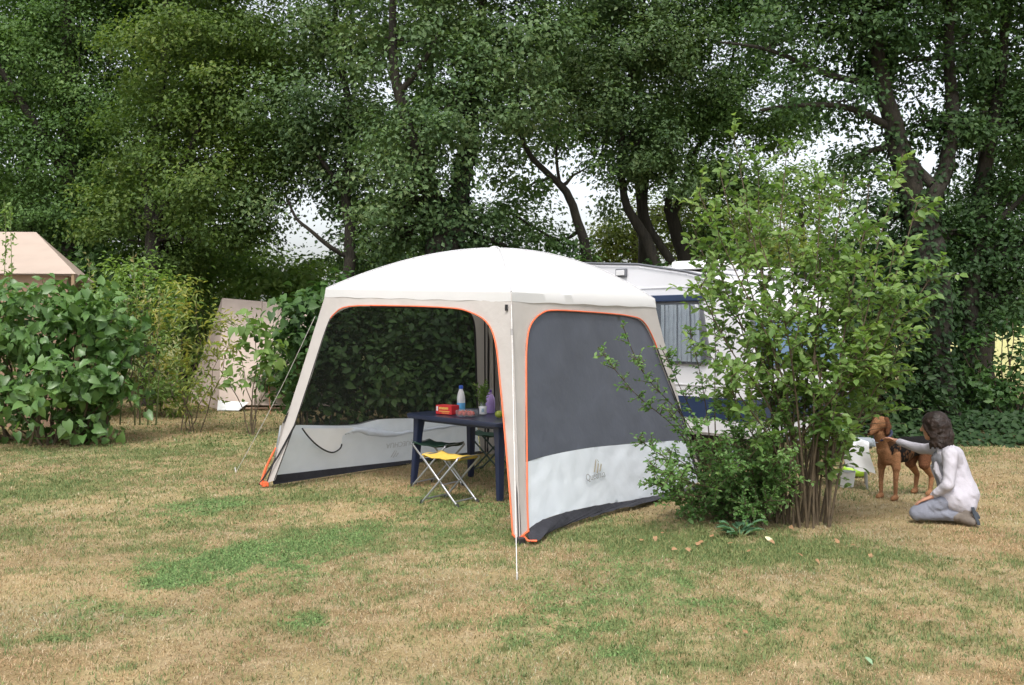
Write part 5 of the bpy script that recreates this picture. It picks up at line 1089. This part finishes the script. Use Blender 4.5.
# --- woman kneeling on her heels, right arm stretched to the dog's neck
WC = Vector((3.66, 8.22, 0)); wm = thing('person', 'woman in a pale grey cardigan and light jeans kneeling on the grass, patting the dog', 'person', WC)
SKIN, LIP = (.46, .24, .16), (.34, .12, .10)
WS = .96; WT = Matrix.Translation((3.30, 8.12, 0)) @ Matrix.Rotation(math.radians(-18), 4, 'Z') @ Matrix.Scale(WS, 4) @ Matrix.Translation((-3.30, -8.12, 0)); WTi = WT.inverted()
pel = Vector((3.60, 8.22, .255)); waist = Vector((3.58, 8.23, .38)); chest = Vector((3.555, 8.245, .53)); neck0 = Vector((3.52, 8.25, .63)); neck1 = Vector((3.475, 8.255, .705)); hc = Vector((3.43, 8.26, .79))
shN, shF = Vector((3.55, 8.10, .58)), Vector((3.525, 8.40, .585))
elN, wrN = Vector((3.525, 8.005, .345)), Vector((3.40, 8.085, .225)); 
handT = WTi @ dp(.34, -.035, .60); wrF = WTi @ Vector((3.405, 8.87, .572)); elF = shF.lerp(wrF, .52) + Vector((.02, -.02, -.03))
hipN, hipF = Vector((3.59, 8.12, .225)), Vector((3.595, 8.32, .225)); knN, knF = Vector((3.295, 8.10, .085)), Vector((3.40, 8.325, .085)); anN, anF = Vector((3.625, 8.08, .075)), Vector((3.64, 8.36, .075)); toN, toF = Vector((3.715, 8.075, .035)), Vector((3.745, 8.34, .04))
fd = Vector((-.93, .36, -.06)).normalized(); up = Vector((-.08, .0, 1)).normalized(); up = (up - fd * up.dot(fd)).normalized(); sd_ = fd.cross(up)
hq = lambda f, u, s: hc + fd * f + up * u + sd_ * s
B = []
def b_(p1, r1, p2, r2, k='s'): B.append((WT @ Vector(p1), r1 * WS, WT @ Vector(p2), r2 * WS, k))
b_(pel, .10, waist, .095); b_(waist, .10, chest, .115); b_(chest, .11, neck0, .06); b_(neck0, .048, neck1, .045); b_(neck1, .045, hc + fd * -.005 - up * .05, .05)
b_(shN, .05, shF, .05); b_(chest + Vector((0, -.06, 0)), .085, chest + Vector((0, .06, 0)), .085)
b_(hq(-.02, .035, 0), .085, hq(.012, .025, 0), .078); b_(hq(.028, -.01, 0), .066, hq(.036, -.055, 0), .048); b_(hq(.048, -.078, 0), .030, hq(.052, -.082, 0), .028)
b_(hq(.088, .012, 0), .009, hq(.104, -.022, 0), .0135); b_(hq(.077, -.052, -.014), .008, hq(.077, -.052, .014), .008, 'l'); b_(hq(.076, -.062, -.011), .008, hq(.076, -.062, .011), .008, 'l')
for s in (-1, 1):
    b_(hq(.072, .012, s * .032), .0105, hq(.074, .012, s * .034), .010, 'e'); b_(hq(.076, .034, s * .02), .008, hq(.070, .034, s * .048), .007, 'br'); b_(hq(-.012, .0, s * .078), .014, hq(-.016, .03, s * .082), .014)
b_(shN, .042, elN, .035); b_(elN, .034, wrN, .024); b_(shF, .042, elF, .035); b_(elF, .034, wrF, .024)
b_(hipN, .070, knN, .045); b_(hipF, .070, knF, .045); b_(knN, .048, anN, .034); b_(knF, .048, anF, .034); b_(anN, .034, toN, .026); b_(anF, .034, toF, .026)
def hand(w, d, n, curl, thumbside):
    """palm, four unequal bent fingers and a thumb; d = pointing direction, n = palm normal (towards what it holds)"""
    d = d.normalized(); n = (n - d * n.dot(d)).normalized(); s = d.cross(n) * thumbside
    pc = w + d * .045
    for k in (-1.2, -.4, .4, 1.2): b_(w + s * k * .012, .015, w + d * .078 + s * k * .0185, .0125)
    for k, L in ((1.2, .066), (.4, .076), (-.4, .070), (-1.2, .054)):
        p0 = w + d * .080 + s * k * .0195; d1 = (d * math.cos(curl * .5) + n * math.sin(curl * .5)); d2 = (d * math.cos(curl) + n * math.sin(curl)); d3 = (d * math.cos(curl * 1.5) + n * math.sin(curl * 1.5))
        p1 = p0 + d1 * L * .45 + s * k * .002; p2 = p1 + d2 * L * .32; p3 = p2 + d3 * L * .24
        b_(p0 - d * .02, .0098, p1, .0088); b_(p1, .0088, p2, .008); b_(p2, .008, p3, .0072)
    t0_ = w + d * .02 + s * .026; t1 = t0_ + (d * .6 + s * .8 + n * .2).normalized() * .034; t2 = t1 + (d * .9 + s * .25 + n * .4).normalized() * .03
    b_(w + d * .012 + s * .01, .014, t0_, .0125); b_(t0_, .0115, t1, .0098); b_(t1, .0098, t2, .0085)
hand(wrF, (handT - wrF), Vector((-.6, .5, -.3)), .5, 1)
hand(wrN, Vector((-.80, .12, -.36)), Vector((-.3, .1, -.9)), .35, -1)
bc = {'s': SKIN, 'l': LIP, 'e': (.03, .02, .016), 'br': (.06, .035, .022)}
flesh('body', B, .0062, 2, tintmat('skin', .5, 0, .06, 40, .4), wm, bc)
# clothes: each its own closed shell over the body
def shell(name, prims, mat, vox=.010, sm=5, parent=wm, puff=None): return flesh(name, [(WT @ Vector(a), r1 * WS, WT @ Vector(b), r2 * WS, 'x') for a, r1, b, r2 in prims], vox, sm, mat, parent, {'x': (1, 1, 1)}, puff=puff)
def crease(amp, f, seed):
    def fn(V):
        V = V.copy(); n = fbm(V[:, 0] * f + V[:, 2] * f * .5, V[:, 2] * f * .8 - V[:, 1] * f * .6, seed, 3)[:, None] - .5
        c = np.array(WC) + np.array([0, 0, .35]); d = unit(V - c); return V + d * n * amp
    return fn
CARD = paint('pale lilac grey knit', (.45, .43, .475), .85, .06, 14, .35, 160, spec=.15)
JEAN = paint('light blue denim', (.20, .21, .255), .8, .14, 14, .3, 120, spec=.2)
TOP = paint('grey top', (.20, .20, .225), .8, .08, 14, .3, 100)
SHOE = paint('taupe suede shoe', (.16, .135, .115), .75, .15, 20, .2, 90); SOLE = paint('dark slate sole', (.035, .045, .06), .7, .15, 20)
HAIR = paint('dark brown hair', (.022, .013, .010), .5, .5, 30, .35, 60, spec=.35)
shell('inner_top', [(pel + Vector((-.02, 0, .02)), .125, waist + Vector((-.03, 0, 0)), .115), (waist + Vector((-.03, 0, 0)), .115, chest + Vector((-.035, 0, -.02)), .115), (chest + Vector((-.03, -.05, 0)), .09, chest + Vector((-.03, .05, 0)), .09), (chest + Vector((-.02, 0, 0)), .095, neck0 + Vector((-.005, 0, -.02)), .058)], TOP)
card = [(pel + Vector((.035, -.015, -.02)), .150, waist + Vector((.03, 0, 0)), .128), (pel + Vector((.035, .05, -.02)), .135, waist + Vector((.03, .02, 0)), .12), (waist + Vector((.03, 0, 0)), .128, chest + Vector((.012, 0, 0)), .125), (chest + Vector((.0, -.06, .0)), .105, chest + Vector((.0, .06, 0)), .105), (shN, .064, shF, .064), (chest, .11, neck0 + Vector((.015, 0, -.01)), .062), (neck0 + Vector((.02, -.035, .01)), .028, neck0 + Vector((.025, .035, .01)), .028),
        (shN, .064, elN, .050), (elN, .050, wrN.lerp(elN, .12), .034), (shF, .062, elF, .047), (elF, .047, wrF.lerp(elF, .14), .034),
        (neck0 + Vector((-.045, -.055, -.01)), .024, chest + Vector((-.115, -.075, -.08)), .026), (chest + Vector((-.115, -.075, -.08)), .026, pel + Vector((-.085, -.105, .03)), .030), (neck0 + Vector((-.045, .06, -.01)), .024, chest + Vector((-.115, .09, -.08)), .026), (chest + Vector((-.115, .09, -.08)), .026, pel + Vector((-.10, .11, .05)), .028),
        (pel + Vector((.02, -.10, -.045)), .075, waist + Vector((-.01, -.085, .03)), .06), (pel + Vector((-.03, -.10, -.035)), .118, pel + Vector((.05, -.07, -.075)), .11), (pel + Vector((.06, -.03, -.07)), .105, pel + Vector((.06, .07, -.07)), .105)]
shell('cardigan', card, CARD, puff=crease(.045, 12, 3))
shell('jeans', [(pel + Vector((-.02, 0, -.06)), .112, pel + Vector((-.01, 0, -.02)), .105), (hipN, .090, knN, .068), (hipF, .090, knF, .068), (knN, .066, anN.lerp(knN, .12) + Vector((0, 0, .005)), .052), (knF, .066, anF.lerp(knF, .12) + Vector((0, 0, .005)), .052)], JEAN, puff=crease(.035, 16, 8))
for a, t_, nm in ((anN, toN, 'shoe'), (anF, toF, 'shoe')):
    hx = a + Vector((.025, 0, .04)); s_ = shell(nm, [(a + Vector((-.04, 0, .0)), .046, a + Vector((.02, 0, .01)), .05), (a + Vector((.03, 0, .045)), .044, a + Vector((.045, 0, -.01)), .044), (a + Vector((.02, 0, -.01)), .05, t_ + Vector((-.0, 0, .0)), .036), (t_, .036, t_ + Vector((.02, .0, .012)), .030)], SHOE, .008, 3)
    mb = MB(); o, r = resample([(a + Vector((.088, 0, .085)), .012), (a + Vector((.100, 0, .035)), .018), (t_ + Vector((.038, 0, .008)), .018), (t_ + Vector((.042, 0, -.018)), .010)], 4)
    vs = []; fs = []
    for p in o: vs += [p + Vector((-.012, -.04, 0)), p + Vector((.012, -.034, 0)), p + Vector((.012, .034, 0)), p + Vector((-.012, .04, 0))]
    for i in range(len(o) - 1): fs += [(i * 4 + k, i * 4 + (k + 1) % 4, i * 4 + 4 + (k + 1) % 4, i * 4 + 4 + k) for k in range(4)]
    fs += [(3, 2, 1, 0), tuple((len(o) - 1) * 4 + k for k in range(4))]; mb.add([WT @ v for v in vs], fs); mb.build('sole', SOLE, s_, False)
def strands(V):
    V = V.copy(); n = fbm(V[:, 0] * 75 + V[:, 1] * 75 + 1.2 * np.sin(V[:, 2] * 30), V[:, 2] * 7, 44, 2)[:, None] - .5
    c = np.array(WT @ hc); d = unit(V - c); return V + d * n * .042 * np.clip((c[2] + .10 - V[:, 2:3]) * 8, .25, 1)
shell('hair', [(hq(-.03, .050, 0), .097, hq(.0, .05, 0), .088), (hq(-.055, .01, 0), .090, hq(-.075, -.06, 0), .082), (hq(-.08, -.06, 0), .075, hq(-.095, -.125, 0), .060), (hq(-.02, .03, -.055), .052, hq(-.02, -.06, -.072), .042), (hq(-.02, .03, .055), .052, hq(-.02, -.06, .072), .042), (hq(-.02, -.06, -.072), .042, hq(-.045, -.135, -.07), .030), (hq(-.02, -.06, .072), .042, hq(-.045, -.135, .07), .030),
               *[(hq(f + .012 * math.sin(5 * k + q), .06 - q * .045, s_ * (1 + .02 * q)), .011, hq(f - .012 + .012 * math.sin(5 * k + q + 1.8), .015 - q * .045, s_ * 1.04), .010) for k, (f, s_) in enumerate([(-.10, .0), (-.115, .03), (-.115, -.03), (-.09, .07), (-.09, -.07), (-.05, -.09), (-.05, .09), (-.015, -.092), (.01, -.085), (-.075, -.085)]) for q in range(5)],
               (hq(.035, .075, 0), .045, hq(.06, .062, -.03), .026), (hq(.06, .062, -.03), .024, hq(.045, .01, -.066), .020), (hq(.045, .01, -.066), .02, hq(.02, -.05, -.072), .022)], HAIR, .0075, 2, puff=strands)
